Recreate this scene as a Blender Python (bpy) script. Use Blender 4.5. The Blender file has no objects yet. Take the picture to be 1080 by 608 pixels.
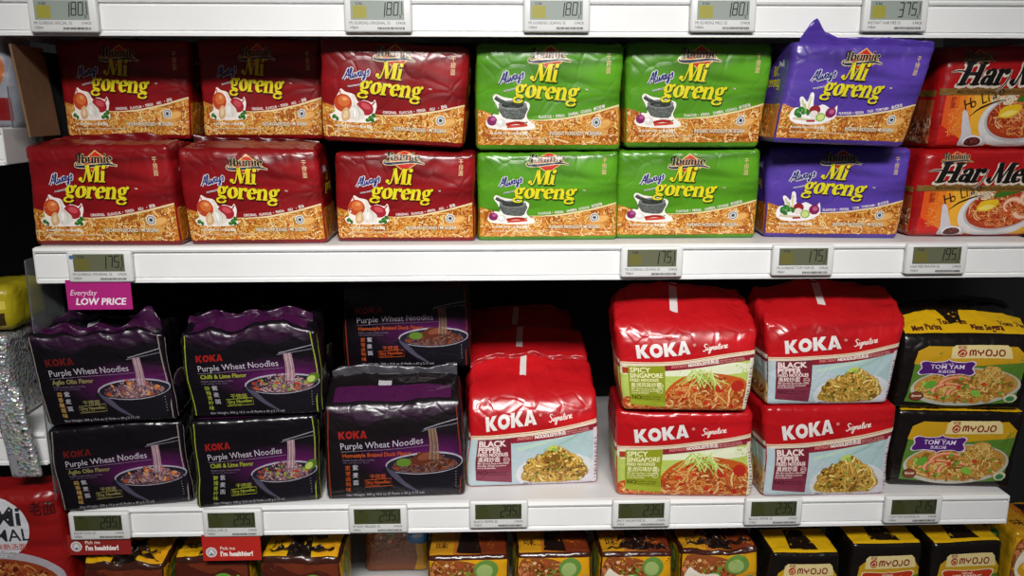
import bpy, bmesh, math, random
import numpy as np
from mathutils import Vector
from mathutils.geometry import tessellate_polygon
random.seed(7)
COL = bpy.context.scene.collection
# ------------------------------------------------------------------ camera
FPX, PITCH, YAW, CAMD = 864.0, math.radians(12.5), math.radians(1.8), 1.05
def at(px, py, Y):
    """world point on the plane y=Y seen at photograph pixel (px, py)"""
    x, y, z = (px-540)/FPX, 1.0, -(py-304)/FPX
    y2 = y*math.cos(PITCH)+z*math.sin(PITCH); z2 = -y*math.sin(PITCH)+z*math.cos(PITCH)
    X = x*math.cos(YAW)+y2*math.sin(YAW); Yv = -x*math.sin(YAW)+y2*math.cos(YAW)
    t = (Y+CAMD)/Yv
    return X*t, Y, z2*t
cam = bpy.data.cameras.new('camera'); co = bpy.data.objects.new('camera', cam); COL.objects.link(co)
cam.sensor_width = 36; cam.lens = 36*FPX/1080; cam.clip_start = .02
co.location = (0, -CAMD, 0); co.rotation_euler = (math.pi/2-PITCH, 0, -YAW)
bpy.context.scene.camera = co
# ------------------------------------------------------------------ materials
def lin(h):
    h = h.lstrip('#'); r = []
    for i in (0, 2, 4):
        c = int(h[i:i+2], 16)/255
        r.append(c/12.92 if c <= .04045 else ((c+.055)/1.055)**2.4)
    return r
MATS = {}
def film(hexc, rough=.3, satin=0.0, bump=.2, spec=.5, metal=0.0):
    """printed plastic film: colour, faint satin variation, shared fine crinkle bump"""
    key = ('film', hexc, rough, satin, bump, spec, metal)
    if key in MATS: return MATS[key]
    m = bpy.data.materials.new('film_'+hexc.strip('#')); m.use_nodes = True
    nt = m.node_tree; b = nt.nodes['Principled BSDF']; N = nt.nodes.new; L = nt.links.new
    c = lin(hexc)
    tc = N('ShaderNodeTexCoord')
    if satin > 0:
        mp = N('ShaderNodeMapping'); mp.inputs['Rotation'].default_value = (0, math.radians(28), 0)
        mp.inputs['Scale'].default_value = (5, 8, 34); L(tc.outputs['Object'], mp.inputs['Vector'])
        nz = N('ShaderNodeTexNoise'); nz.inputs['Scale'].default_value = 1.0; nz.inputs['Detail'].default_value = 1.5
        nz.inputs['Distortion'].default_value = .8
        L(mp.outputs['Vector'], nz.inputs['Vector'])
        cr = N('ShaderNodeValToRGB'); cr.color_ramp.elements[0].position = .32; cr.color_ramp.elements[1].position = .68
        lo = [x*(1-satin) for x in c]; hi = [min(1, x*(1+satin*.9)+.004*satin) for x in c]
        cr.color_ramp.elements[0].color = (*lo, 1); cr.color_ramp.elements[1].color = (*hi, 1)
        L(nz.outputs['Fac'], cr.inputs['Fac']); L(cr.outputs['Color'], b.inputs['Base Color'])
    else:
        b.inputs['Base Color'].default_value = (*c, 1)
    b.inputs['Roughness'].default_value = rough; b.inputs['Metallic'].default_value = metal
    b.inputs['Specular IOR Level'].default_value = spec
    if bump:
        v = N('ShaderNodeTexVoronoi'); v.feature = 'DISTANCE_TO_EDGE'; v.inputs['Scale'].default_value = 34
        n0 = N('ShaderNodeTexNoise'); n0.inputs['Scale'].default_value = 16; n0.inputs['Detail'].default_value = 2
        mx = N('ShaderNodeVectorMath'); mx.operation = 'MULTIPLY_ADD'; mx.inputs[1].default_value = (.03, .03, .03)
        L(tc.outputs['Object'], n0.inputs['Vector']); L(n0.outputs['Color'], mx.inputs[0]); L(tc.outputs['Object'], mx.inputs[2])
        L(mx.outputs[0], v.inputs['Vector'])
        mr = N('ShaderNodeMapRange'); mr.inputs['From Max'].default_value = .12
        L(v.outputs['Distance'], mr.inputs['Value'])
        ad = N('ShaderNodeMath'); ad.operation = 'MULTIPLY_ADD'; ad.inputs[1].default_value = 2.0
        L(n0.outputs['Fac'], ad.inputs[0]); L(mr.outputs['Result'], ad.inputs[2])
        bp = N('ShaderNodeBump'); bp.inputs['Strength'].default_value = bump; bp.inputs['Distance'].default_value = .0016
        L(ad.outputs[0], bp.inputs['Height']); L(bp.outputs['Normal'], b.inputs['Normal'])
    MATS[key] = m
    return m
def plain(hexc, rough=.5, noise=.06, metal=0.0, bump=0.0, scale=30, alpha_trans=None):
    key = ('plain', hexc, rough, noise, metal, bump, scale, alpha_trans)
    if key in MATS: return MATS[key]
    m = bpy.data.materials.new('paint_'+hexc.strip('#')); m.use_nodes = True
    nt = m.node_tree; b = nt.nodes['Principled BSDF']; N = nt.nodes.new; L = nt.links.new
    c = lin(hexc); tc = N('ShaderNodeTexCoord'); nz = N('ShaderNodeTexNoise'); nz.inputs['Scale'].default_value = scale
    nz.inputs['Detail'].default_value = 4; L(tc.outputs['Object'], nz.inputs['Vector'])
    cr = N('ShaderNodeValToRGB'); cr.color_ramp.elements[0].position = .3; cr.color_ramp.elements[1].position = .7
    cr.color_ramp.elements[0].color = (*[x*(1-noise) for x in c], 1); cr.color_ramp.elements[1].color = (*[min(1, x*(1+noise*.5)) for x in c], 1)
    L(nz.outputs['Fac'], cr.inputs['Fac']); L(cr.outputs['Color'], b.inputs['Base Color'])
    b.inputs['Roughness'].default_value = rough; b.inputs['Metallic'].default_value = metal
    if bump:
        bp = N('ShaderNodeBump'); bp.inputs['Strength'].default_value = bump; bp.inputs['Distance'].default_value = .001
        L(nz.outputs['Fac'], bp.inputs['Height']); L(bp.outputs['Normal'], b.inputs['Normal'])
    if alpha_trans is not None:
        b.inputs['Transmission Weight'].default_value = alpha_trans; b.inputs['IOR'].default_value = 1.2
    MATS[key] = m
    return m
def glitter():
    m = bpy.data.materials.new('holographic_film'); m.use_nodes = True
    nt = m.node_tree; b = nt.nodes['Principled BSDF']; N = nt.nodes.new; L = nt.links.new
    tc = N('ShaderNodeTexCoord'); v = N('ShaderNodeTexVoronoi'); v.inputs['Scale'].default_value = 260
    L(tc.outputs['Object'], v.inputs['Vector'])
    hs = N('ShaderNodeHueSaturation'); hs.inputs['Saturation'].default_value = .3; hs.inputs['Value'].default_value = .75
    L(v.outputs['Color'], hs.inputs['Color']); L(hs.outputs['Color'], b.inputs['Base Color'])
    bp = N('ShaderNodeBump'); bp.inputs['Strength'].default_value = .8; bp.inputs['Distance'].default_value = .002
    L(v.outputs['Distance'], bp.inputs['Height']); L(bp.outputs['Normal'], b.inputs['Normal'])
    b.inputs['Metallic'].default_value = .6; b.inputs['Roughness'].default_value = .35
    return m
# ------------------------------------------------------------------ noise
def _h(ix, iy, iz, s):
    h = (ix*374761393 + iy*668265263 + iz*1440662683 + s*1274126177) & 0xffffffff
    h = ((h ^ (h >> 13))*1274126177) & 0xffffffff
    h = ((h ^ (h >> 15))*2246822519) & 0xffffffff
    return ((h ^ (h >> 16)) & 0xffffff)/float(0x1000000)
def vnoise(p, s):
    i = np.floor(p).astype(np.int64); f = p-i; f = f*f*(3-2*f); r = 0
    for a in (0, 1):
        wx = f[:, 0] if a else 1-f[:, 0]
        for b in (0, 1):
            wy = f[:, 1] if b else 1-f[:, 1]
            for c in (0, 1):
                wz = f[:, 2] if c else 1-f[:, 2]
                r = r + wx*wy*wz*_h(i[:, 0]+a, i[:, 1]+b, i[:, 2]+c, s)
    return r
def worley(p, s):
    i = np.floor(p).astype(np.int64); f1 = np.full(len(p), 9.); f2 = f1.copy(); idv = np.zeros(len(p))
    for a in (-1, 0, 1):
        for b in (-1, 0, 1):
            for c in (-1, 0, 1):
                x, y, z = i[:, 0]+a, i[:, 1]+b, i[:, 2]+c
                d = np.sqrt((x+_h(x, y, z, s)-p[:, 0])**2+(y+_h(x, y, z, s+1)-p[:, 1])**2+(z+_h(x, y, z, s+2)-p[:, 2])**2)
                m = d < f1
                f2 = np.where(m, f1, np.minimum(f2, d)); f1 = np.where(m, d, f1)
    return f1, f2
# ------------------------------------------------------------------ object helpers
def empty(name, loc, rot=(0, 0, 0)):
    o = bpy.data.objects.new(name, None); COL.objects.link(o); o.location = loc; o.rotation_euler = rot
    o.empty_display_size = .02
    return o
def tag(o, label=None, cat=None, group=None, kind=None):
    if label: o['label'] = label
    if cat: o['category'] = cat
    if group: o['group'] = group
    if kind: o['kind'] = kind
    return o
def mesh(name, verts, faces, mats, parent=None, mi=None, smooth=True):
    me = bpy.data.meshes.new(name)
    me.from_pydata([tuple(v) for v in verts], [], faces)
    for m in (mats if isinstance(mats, list) else [mats]): me.materials.append(m)
    if mi is not None: me.polygons.foreach_set('material_index', mi)
    if smooth: me.polygons.foreach_set('use_smooth', [True]*len(me.polygons))
    me.update()
    o = bpy.data.objects.new(name, me); COL.objects.link(o)
    if parent: o.parent = parent
    return o
def bm_obj(name, bm, mats, parent=None, smooth=False):
    me = bpy.data.meshes.new(name); bm.to_mesh(me); bm.free()
    for m in (mats if isinstance(mats, list) else [mats]): me.materials.append(m)
    if smooth: me.polygons.foreach_set('use_smooth', [True]*len(me.polygons))
    o = bpy.data.objects.new(name, me); COL.objects.link(o)
    if parent: o.parent = parent
    return o
def add_box(bm, x0, x1, y0, y1, z0, z1, bev=0.0, seg=2):
    vs = [bm.verts.new((x, y, z)) for x in (x0, x1) for y in (y0, y1) for z in (z0, z1)]
    fs = [bm.faces.new([vs[i] for i in q]) for q in ((0, 1, 3, 2), (4, 6, 7, 5), (0, 4, 5, 1), (2, 3, 7, 6), (0, 2, 6, 4), (1, 5, 7, 3))]
    if bev:
        es = list({e for f in fs for e in f.edges})
        bmesh.ops.bevel(bm, geom=es, offset=bev, segments=seg, affect='EDGES', profile=.5)
def add_profile(bm, prof, x0, x1):
    """closed (y,z) profile extruded along x"""
    n = len(prof)
    a = [bm.verts.new((x0, y, z)) for y, z in prof]; b = [bm.verts.new((x1, y, z)) for y, z in prof]
    for i in range(n):
        j = (i+1) % n; bm.faces.new((a[i], a[j], b[j], b[i]))
    bm.faces.new(a[::-1]); bm.faces.new(b)
    bmesh.ops.recalc_face_normals(bm, faces=bm.faces)
# ------------------------------------------------------------------ 2-D artwork
def smooth_pts(pts, sub=4, closed=False):
    P = [tuple(map(float, p)) for p in pts]
    if len(P) < 3: return P
    n = len(P); out = []
    rng = range(n) if closed else range(n-1)
    for i in rng:
        if closed: a, b, c, d = P[(i-1) % n], P[i], P[(i+1) % n], P[(i+2) % n]
        else: a, b, c, d = P[max(i-1, 0)], P[i], P[i+1], P[min(i+2, n-1)]
        for k in range(sub):
            t = k/sub
            out.append(tuple(.5*((2*b[j])+(-a[j]+c[j])*t+(2*a[j]-5*b[j]+4*c[j]-d[j])*t*t+(-a[j]+3*b[j]-3*c[j]+d[j])*t**3) for j in range(len(b))))
    if not closed: out.append(P[-1])
    return out
TXT = {}
def text_geo(s, bold):
    k = (s, bold)
    if k not in TXT:
        c = bpy.data.curves.new('t', 'FONT'); c.body = s; c.resolution_u = 2; c.offset = bold
        o = bpy.data.objects.new('t', c); COL.objects.link(o)
        bpy.context.view_layer.update()
        m = bpy.data.meshes.new_from_object(o.evaluated_get(bpy.context.evaluated_depsgraph_get()))
        v = np.array([q.co[:2] for q in m.vertices]).reshape(-1, 2); f = [tuple(p.vertices) for p in m.polygons]
        bpy.data.objects.remove(o); bpy.data.curves.remove(c); bpy.data.meshes.remove(m)
        TXT[k] = (v, f)
    return TXT[k]
def arc(cx, cy, rx, ry, a0, a1, n, wf):
    r = []
    for i in range(n+1):
        t = math.radians(a0+(a1-a0)*i/n); r.append((cx+rx*math.cos(t), cy+ry*math.sin(t), wf(t)))
    return r
wr = lambda t: .09+.27*abs(math.cos(t-.25))
ST = .3
FAT = {  # glyph: (advance, strokes (x,y,w), dots (x,y,r))
 'i': (.52, [[(.22, 0, ST), (.22, .96, ST)], [(0, .05, .1), (.48, .05, .1)], [(.02, .91, .1), (.22, .91, .1)]], [(.25, 1.28, .18)]),
 'o': (.95, [arc(.46, .5, .3, .42, 0, 360, 20, wr)], []),
 'e': (.9, [[(.2, .54, .1), (.76, .56, .1)], arc(.46, .5, .3, .42, 8, 318, 18, wr)], []),
 'r': (.82, [[(.22, 0, ST), (.22, .96, ST)], [(0, .05, .1), (.5, .05, .1)], [(.02, .91, .1), (.22, .91, .1)], [(.3, .65, .1), (.45, .88, .13), (.6, .93, .16)]], [(.66, .82, .17)]),
 'n': (1.08, [[(.22, 0, ST), (.22, .96, ST)], [(0, .05, .1), (.46, .05, .1)], [(.02, .91, .1), (.22, .91, .1)], [(.32, .65, .08), (.46, .88, .13), (.66, .88, .24), (.77, .66, ST), (.77, .3, ST), (.77, 0, ST)], [(.56, .05, .1), (1.02, .05, .1)]], []),
 'u': (1.08, [[(.22, .98, ST), (.22, .6, ST), (.24, .25, ST), (.36, .08, .2), (.55, .1, .12), (.68, .3, .08)], [(.8, .98, ST), (.8, 0, ST)], [(0, .93, .1), (.3, .93, .1)], [(.6, .93, .1), (.9, .93, .1)], [(.8, .05, .1), (1.02, .05, .1)]], []),
 'b': (1.0, [[(.2, 0, ST), (.2, 1.4, ST)], [(0, 1.35, .1), (.2, 1.35, .1)], arc(.5, .48, .3, .42, 0, 360, 20, wr)], []),
 'g': (.98, [arc(.42, .66, .24, .27, 0, 360, 18, lambda t: .08+.22*abs(math.cos(t-.25))), [(.3, .42, .1), (.2, .28, .15), (.36, .15, .2), (.66, .1, .22), (.8, -.04, .2)], arc(.44, -.18, .36, .2, 40, 360, 18, lambda t: .09+.1*abs(math.cos(t))), [(.6, .86, .08), (.76, .95, .1)]], [(.84, .93, .13)]),
 'a': (1.0, [arc(.38, .3, .22, .24, 0, 360, 16, lambda t: .09+.2*abs(math.cos(t))), [(.72, 0, ST), (.72, .5, ST), (.7, .74, ST), (.58, .93, .14), (.36, .93, .1)], [(.7, .05, .1), (.98, .05, .1)]], [(.26, .8, .15)]),
 'M': (1.72, [[(-.1, .18, .1), (.02, .02, .14), (.2, .12, .12), (.3, .7, .1), (.36, 1.38, .12)], [(.38, 1.4, .34), (.78, .04, .3)], [(.78, .06, .1), (1.16, 1.4, .1)], [(1.3, 1.4, .36), (1.34, 0, .36)], [(1.1, .05, .1), (1.66, .05, .1)], [(1.3, 1.35, .1), (1.6, 1.35, .1)]], [(-.12, .22, .17)]),
 'm': (1.6, [[(.22, 0, ST), (.22, .96, ST)], [(0, .05, .1), (.44, .05, .1)], [(.02, .91, .1), (.22, .91, .1)], [(.32, .65, .08), (.44, .88, .13), (.6, .88, .22), (.72, .66, ST), (.72, 0, ST)], [(.84, .65, .08), (.96, .88, .13), (1.12, .88, .22), (1.26, .66, ST), (1.26, 0, ST)], [(1.1, .05, .1), (1.5, .05, .1)]], []),
 'H': (1.5, [[(.25, 0, .36), (.25, 1.4, .36)], [(1.1, 0, .36), (1.1, 1.4, .36)], [(.25, .7, .16), (1.1, .7, .16)], [(0, .05, .1), (.55, .05, .1)], [(.85, .05, .1), (1.4, .05, .1)], [(0, 1.35, .1), (.55, 1.35, .1)], [(.85, 1.35, .1), (1.4, 1.35, .1)]], []),
 'I': (.72, [[(.32, 0, .36), (.32, 1.4, .36)], [(0, .05, .1), (.64, .05, .1)], [(0, 1.35, .1), (.64, 1.35, .1)]], []),
}
SCR = {
 'Always': [[(0, 0), (.35, .6), (.6, 1.2), (.62, .6), (.66, 0)], [(.2, .42), (.7, .5)], [(.75, .3), (1.0, 1.0), (.95, 1.25), (.82, .9), (.85, .1), (1.0, 0), (1.1, .2)],
            [(1.1, .6), (1.15, .1), (1.3, .05), (1.42, .5), (1.48, .1), (1.62, .05), (1.75, .6)], [(2.1, .55), (1.9, .55), (1.85, .15), (2.0, .05), (2.12, .3), (2.15, .6), (2.15, .1), (2.3, .1)],
            [(2.35, .6), (2.38, .15), (2.55, .1), (2.68, .6), (2.6, -.3), (2.4, -.45), (2.4, -.25), (2.75, .1)], [(2.85, .3), (3.05, .65), (3.1, .3), (3.0, 0), (2.85, .08)]],
 'Signature': [[(.55, 1.05), (.3, 1.2), (.12, .95), (.35, .65), (.45, .3), (.2, 0), (-.05, .2)], [(.62, .1), (.75, .6), (.75, .1), (.9, .1)], [(.76, .88), (.79, .92)],
               [(1.2, .55), (1.0, .5), (1.0, .1), (1.15, .15), (1.25, .6), (1.2, -.35), (1.0, -.45), (1.05, -.2), (1.35, .1)], [(1.4, .6), (1.42, .05), (1.5, .45), (1.65, .6), (1.7, .1), (1.8, .1)],
               [(2.1, .55), (1.9, .5), (1.88, .1), (2.05, .1), (2.15, .6), (2.15, .1), (2.3, .15)], [(2.35, .2), (2.52, 1.1), (2.45, .1), (2.6, .1)], [(2.3, .75), (2.7, .8)],
               [(2.7, .6), (2.72, .1), (2.88, .1), (2.98, .6), (3.0, .1), (3.1, .2)], [(3.12, .5), (3.2, .62), (3.2, .5), (3.35, .58), (3.35, .1), (3.5, .15)], [(3.5, .3), (3.7, .5), (3.62, .62), (3.5, .4), (3.55, .08), (3.85, .2)]],
}
KOKA = {'K': (1.08, [[(0, 0), (0, 1), (.32, 1), (.32, .6), (.63, 1), (1.02, 1), (.62, .53), (1.05, 0), (.64, 0), (.32, .42), (.32, 0)]]),
        'O': (1.16, None),
        'A': (1.06, [[(0, 0), (.36, 1), (.6, 1), (.32, 0)], [(1.04, 0), (.68, 1), (.44, 1), (.72, 0)], [(.26, .16), (.78, .16), (.72, .36), (.32, .36)]])}
class Art:
    """flat printing for one pack design, in millimetres; parts -> faces of the pack"""
    def __init__(s, W, H, D, g=3.2):
        s.W, s.H, s.D = W, H, D
        s.nx, s.ny, s.nz = max(6, round(W/g)), max(6, round(D/g/1.3)), max(6, round(H/g))
        s.parts = {}; s.cur = None; s.T = None; s.base = 0
    def part(s, name, face='front', label=None, base=0):
        s.cur = (name, face); s.parts.setdefault(s.cur, []); s.base = base
        if label: s.parts[s.cur].append(('label', label))
        return s
    def add(s, v, f, col, layer, cut=True):
        v = np.asarray(v, float).reshape(-1, 2)
        if s.T is not None: v = s.T(v)
        if cut: v, f = s.cutgrid(v, f)
        s.parts[s.cur].append((v, f, col, layer+s.base))
    def cutgrid(s, v, f):
        face = s.cur[1]
        gx, gz = {'front': (s.W/s.nx, s.H/s.nz), 'left': (s.D/s.ny, s.H/s.nz), 'right': (s.D/s.ny, s.H/s.nz), 'top': (s.W/s.nx, s.D/s.ny)}[face]
        bm = bmesh.new(); vs = [bm.verts.new((x, y, 0)) for x, y in v]
        for q in f:
            if len(set(q)) < 3: continue
            try: bm.faces.new([vs[i] for i in q])
            except ValueError: pass
        for ax, g in ((0, gx), (1, gz)):
            a, b = v[:, ax].min(), v[:, ax].max()
            for k in range(math.floor(a/g)+1, math.ceil(b/g)):
                pc = [0, 0, 0]; pn = [0, 0, 0]; pc[ax] = k*g; pn[ax] = 1
                bmesh.ops.bisect_plane(bm, geom=bm.verts[:]+bm.edges[:]+bm.faces[:], dist=1e-5, plane_co=pc, plane_no=pn)
        bm.verts.index_update()
        V = np.array([q.co[:2] for q in bm.verts]).reshape(-1, 2); Fc = [tuple(q.index for q in p.verts) for p in bm.faces]
        bm.free()
        return V, Fc
    def poly(s, pts, col, layer=0, smooth=0):
        if smooth: pts = smooth_pts(pts, smooth, True)
        t = tessellate_polygon([[Vector((p[0], p[1], 0)) for p in pts]])
        s.add([p[:2] for p in pts], [tuple(q) for q in t], col, layer)
    def rect(s, x0, z0, x1, z1, col, layer=0): s.poly([(x0, z0), (x1, z0), (x1, z1), (x0, z1)], col, layer)
    def ell(s, cx, cz, rx, rz, col, layer=0, rot=0, n=20):
        c, q = math.cos(math.radians(rot)), math.sin(math.radians(rot))
        s.poly([(cx+rx*math.cos(t)*c-rz*math.sin(t)*q, cz+rx*math.cos(t)*q+rz*math.sin(t)*c) for t in [2*math.pi*k/n for k in range(n)]], col, layer)
    def stroke(s, pts, w, col, layer=0, sub=4, closed=False, cut=True, taper=False):
        P = [(p[0], p[1], (p[2] if len(p) > 2 else w)) for p in pts]
        if sub > 1: P = smooth_pts(P, sub, closed)
        n = len(P)
        if n < 2: return
        if closed: P = P+[P[0]]; n += 1
        A = np.array(P); d = np.zeros((n, 2)); d[1:-1] = A[2:, :2]-A[:-2, :2]; d[0] = A[1, :2]-A[0, :2]; d[-1] = A[-1, :2]-A[-2, :2]
        if closed: d[0] = d[-1] = A[1, :2]-A[-2, :2]
        d /= np.maximum(np.linalg.norm(d, axis=1, keepdims=True), 1e-9)
        nn = np.stack([-d[:, 1], d[:, 0]], 1); hw = A[:, 2:3]/2
        if taper:
            hw = hw.copy(); hw[0] *= .4; hw[-1] *= .4
        V = np.concatenate([A[:, :2]+nn*hw, A[:, :2]-nn*hw])
        s.add(V, [(i, i+n, i+n+1, i+1) for i in range(n-1)], col, layer, cut)
    def text(s, t, x, z, h, col, layer=0, bold=.012, shear=0, rot=0, sx=1.0, align='l'):
        v, f = text_geo(t, min(bold, .006))
        if not len(v): return
        k = h/.69; v = v.copy()
        v[:, 0] += shear*v[:, 1]
        v = v*k; v[:, 0] *= sx
        if align == 'c': v[:, 0] -= (v[:, 0].max()+v[:, 0].min())/2
        if align == 'r': v[:, 0] -= v[:, 0].max()
        c, q = math.cos(math.radians(rot)), math.sin(math.radians(rot)); e = max(0, bold-.006)*k*.9
        for n, (ox, oz) in enumerate(((0, 0), (e, e*.7), (-e, -e*.7), (e, -e*.7), (-e, e*.7)) if e > .01 else ((0, 0),)):
            X, Z = v[:, 0]+ox, v[:, 1]+oz
            s.add(np.stack([x+X*c-Z*q, z+X*q+Z*c], 1), f, col, layer+n*.05)
    def fat(s, t, x, z, h, col, layer=0, grow=0.0, shear=.18, sx=1.0, rot=0, dx=0, dz=0):
        """fat serif italic word; h = x-height in mm"""
        cur = 0; old = s.T; c, q = math.cos(math.radians(rot)), math.sin(math.radians(rot))
        for ch in t:
            adv, strokes, dots = FAT[ch]
            def T(v, cur=cur):
                X = (v[:, 0]+cur+shear*v[:, 1])*h*sx+dx; Z = v[:, 1]*h+dz
                return np.stack([x+X*c-Z*q, z+X*q+Z*c], 1)
            s.T = T
            for st in strokes: s.stroke([(a, b, w+2*grow) for a, b, w in st], 1, col, layer, sub=3 if len(st) < 12 and len(st) > 2 else 1)
            if grow:
                for st in strokes:
                    for a, b, w in (st[0], st[-1]): s.ell(a, b, w/2+grow, grow*1.2+.03, col, layer, n=8)
            for a, b, r in dots: s.ell(a, b, r+grow, r+grow, col, layer, n=12)
            cur += adv*.94
        s.T = old
    def script(s, t, x, z, h, w, col, layer=0, rot=0, sx=1.0):
        c, q = math.cos(math.radians(rot)), math.sin(math.radians(rot))
        for st in SCR[t]:
            pts = []
            for a, b in st:
                X = (a+.25*b)*h*sx; Z = b*h; pts.append((x+X*c-Z*q, z+X*q+Z*c))
            s.stroke(pts, w, col, layer, sub=3)
    def koka(s, x, z, h, col, layer=0, rot=0, shear=.05, sx=1.0):
        cur = 0; old = s.T; c, q = math.cos(math.radians(rot)), math.sin(math.radians(rot))
        for ch in 'KOKA':
            adv, ps = KOKA[ch]
            def T(v, cur=cur):
                X = (v[:, 0]+cur+shear*v[:, 1])*h*sx; Z = v[:, 1]*h
                return np.stack([x+X*c-Z*q, z+X*q+Z*c], 1)
            s.T = T
            if ps:
                for p in ps: s.poly(p, col, layer)
            else: s.stroke(arc(.55, .5, .38, .36, 0, 360, 22, lambda t: .3), .3, col, layer, sub=1)
            cur += adv
        s.T = old
    def noodles(s, inside, bb, cols, dark, n, ln=16, w=1.7, layer=1.0, ang=None, curl=.5, dl=.03, seed=1):
        R = random.Random(seed); x0, z0, x1, z1 = bb
        for k in range(n):
            for _ in range(30):
                x, z = R.uniform(x0, x1), R.uniform(z0, z1)
                if inside(x, z): break
            else: continue
            a = R.uniform(0, 6.28) if ang is None else ang+R.gauss(0, .6); cu = R.uniform(-curl, curl); pts = [(x, z)]
            for j in range(int(ln/2)):
                a += cu+R.gauss(0, .18)
                if R.random() < .12: cu = -cu
                x += 2*math.cos(a); z += 2*math.sin(a)
                if not inside(x, z): break
                pts.append((x, z))
            if len(pts) < 3: continue
            l = layer+k*dl
            s.stroke(pts, w*1.4, dark, l, sub=1, cut=False, taper=True); s.stroke(pts, w, R.choice(cols), l+dl*.5, sub=1, cut=False, taper=True)
    def blobs(s, inside, bb, cols, n, r0, r1, layer, seed=2):
        R = random.Random(seed)
        for k in range(n):
            for _ in range(30):
                x, z = R.uniform(bb[0], bb[2]), R.uniform(bb[1], bb[3])
                if inside(x, z): break
            else: continue
            r = R.uniform(r0, r1); s.ell(x, z, r, r*R.uniform(.5, .9), R.choice(cols), layer+k*.02, rot=R.uniform(0, 180), n=9)
def in_ell(cx, cz, rx, rz): return lambda x, z: ((x-cx)/rx)**2+((z-cz)/rz)**2 < 1
# ------------------------------------------------------------------ pack geometry
class Pack:
    def __init__(s, W, H, D, seed, r=9, bf=4, bs=1.5, bt=1, gable=0, gpos=.5, wr=.9, wrt=2.0, taper=0, skew=0, leanback=0, crumple=0, dome=0, side_in=0, low=1.2, warp=5.0, folds=16):
        s.__dict__.update(locals()); del s.__dict__['s']
    def P(s, p, eps=0.0):
        """box surface point (mm) -> displaced point in metres, local frame (base centre origin)"""
        W, H, D, r = s.W, s.H, s.D, s.r
        half = np.array([W/2, D/2, H/2]); ctr = np.array([0, D/2, H/2])
        q = np.clip(p-ctr, -(half-r), half-r); d = p-ctr-q
        ln = np.maximum(np.linalg.norm(d, axis=1, keepdims=True), 1e-9); n = d/ln
        o = ctr+q+n*r
        u, w, v = 2*o[:, 0]/W, 2*o[:, 1]/D-1, 2*o[:, 2]/H-1
        u, v, w = np.clip(u, -1, 1), np.clip(v, -1, 1), np.clip(w, -1, 1)
        nx, ny, nz = n[:, 0], n[:, 1], n[:, 2]; sg = s.seed*17
        disp = np.abs(ny)*s.bf*(1-u**4)*(1-v**4)+np.abs(nx)*s.bs*(1-v**4)*(1-w**2)-np.abs(nx)*s.side_in*np.exp(-(w/.3)**2)
        disp += np.maximum(nz, 0)*s.bt*(1-u**4)*(1-w**2)
        # film wrinkles: straight creases (cell edges) and soft undulation
        f1, f2 = worley(o*np.array([1/38, 1/38, 1/24])+np.array([sg, 0, 0]), s.seed*3+5)
        cre = np.exp(-(f2-f1)/.07)
        top = np.clip((v-.35)/.65, 0, 1)**1.5; edge = np.clip((np.abs(u)-.72)/.28, 0, 1)
        wt = s.wr*(.12+1.1*edge)+s.wrt*top
        base = np.clip((v+1)/.25, 0, 1)
        disp += (wt*(.55*cre-.3)+s.low*(vnoise(o/34+sg, s.seed)-.5)+.8*s.wr*(vnoise(o*np.array([1/9, 1/9, 1/16])+sg, s.seed+9)-.5)*(edge+top))*base
        rr = random.Random(s.seed*7+3)          # straight film folds, most of them in the loose upper third
        for k in range(s.folds):
            loose = k % 4 != 0
            c = np.array([rr.uniform(-.48, .48)*W, rr.uniform(0, .7)*D if loose else 0, H*(rr.uniform(.72, 1.02) if loose else rr.uniform(.1, .8))])
            if not loose: c[0] = rr.choice((-1, 1))*W*rr.uniform(.36, .48)
            a = rr.uniform(-1.2, 1.2); dv = np.array([math.cos(a), rr.uniform(-.5, .5), math.sin(a)]); dv /= np.linalg.norm(dv)
            q2 = o-c; al = q2@dv; perp = np.linalg.norm(q2-al[:, None]*dv, axis=1); L = rr.uniform(14, 38); amp = rr.uniform(-.8, 1.6)*(1 if loose else .6)*min(1.6, s.wrt*.55)
            disp += amp*np.clip(1-perp/rr.uniform(5, 9), 0, 1)*np.clip(1-(al/L)**2, 0, 1)*base
        o = o+n*(disp+eps)[:, None]
        zt = np.clip(o[:, 2]/H, 0, 1.2)
        # gable roof rising to a ridge, crumpled skyline
        ridge = np.clip(1-np.abs((o[:, 1]/D-s.gpos)/np.where(o[:, 1]/D < s.gpos, s.gpos, 1-s.gpos)), 0, 1)
        tz = np.clip((zt-.8)/.2, 0, 1)
        o[:, 2] += s.gable*tz**2*ridge**.8*(1-.25*u**2)
        if s.dome: o[:, 2] += s.dome*tz*(1-u*u)*.5
        if s.crumple:
            g = o.copy(); g[:, 2] = 0
            a, b = worley(g*np.array([1/42, 1/60, 1])+sg*.37, s.seed*5+1)
            o[:, 2] += s.crumple*tz**2*(a*1.5-.65)
        if s.warp:
            g = o/np.array([70, 80, 55])+sg*.61; wb = np.clip(zt/.3, 0, 1)
            o[:, 0] += s.warp*(vnoise(g, s.seed+21)-.5)*(.25+.75*wb)
            o[:, 2] += s.warp*.9*(vnoise(g*np.array([1.0, 1, .6]), s.seed+22)-.5)*wb*np.clip(v+.6, 0, 1)
        if s.leanback: o[:, 1] += s.leanback*np.clip((o[:, 2]/H-.55)/.45, 0, None)**2*(1-np.clip(o[:, 1]/D, 0, 1))
        o[:, 0] *= 1+s.taper*(o[:, 2]/H-.5)
        o[:, 0] += s.skew*o[:, 2]
        o[:, 1] -= D/2
        return o*.001
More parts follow.
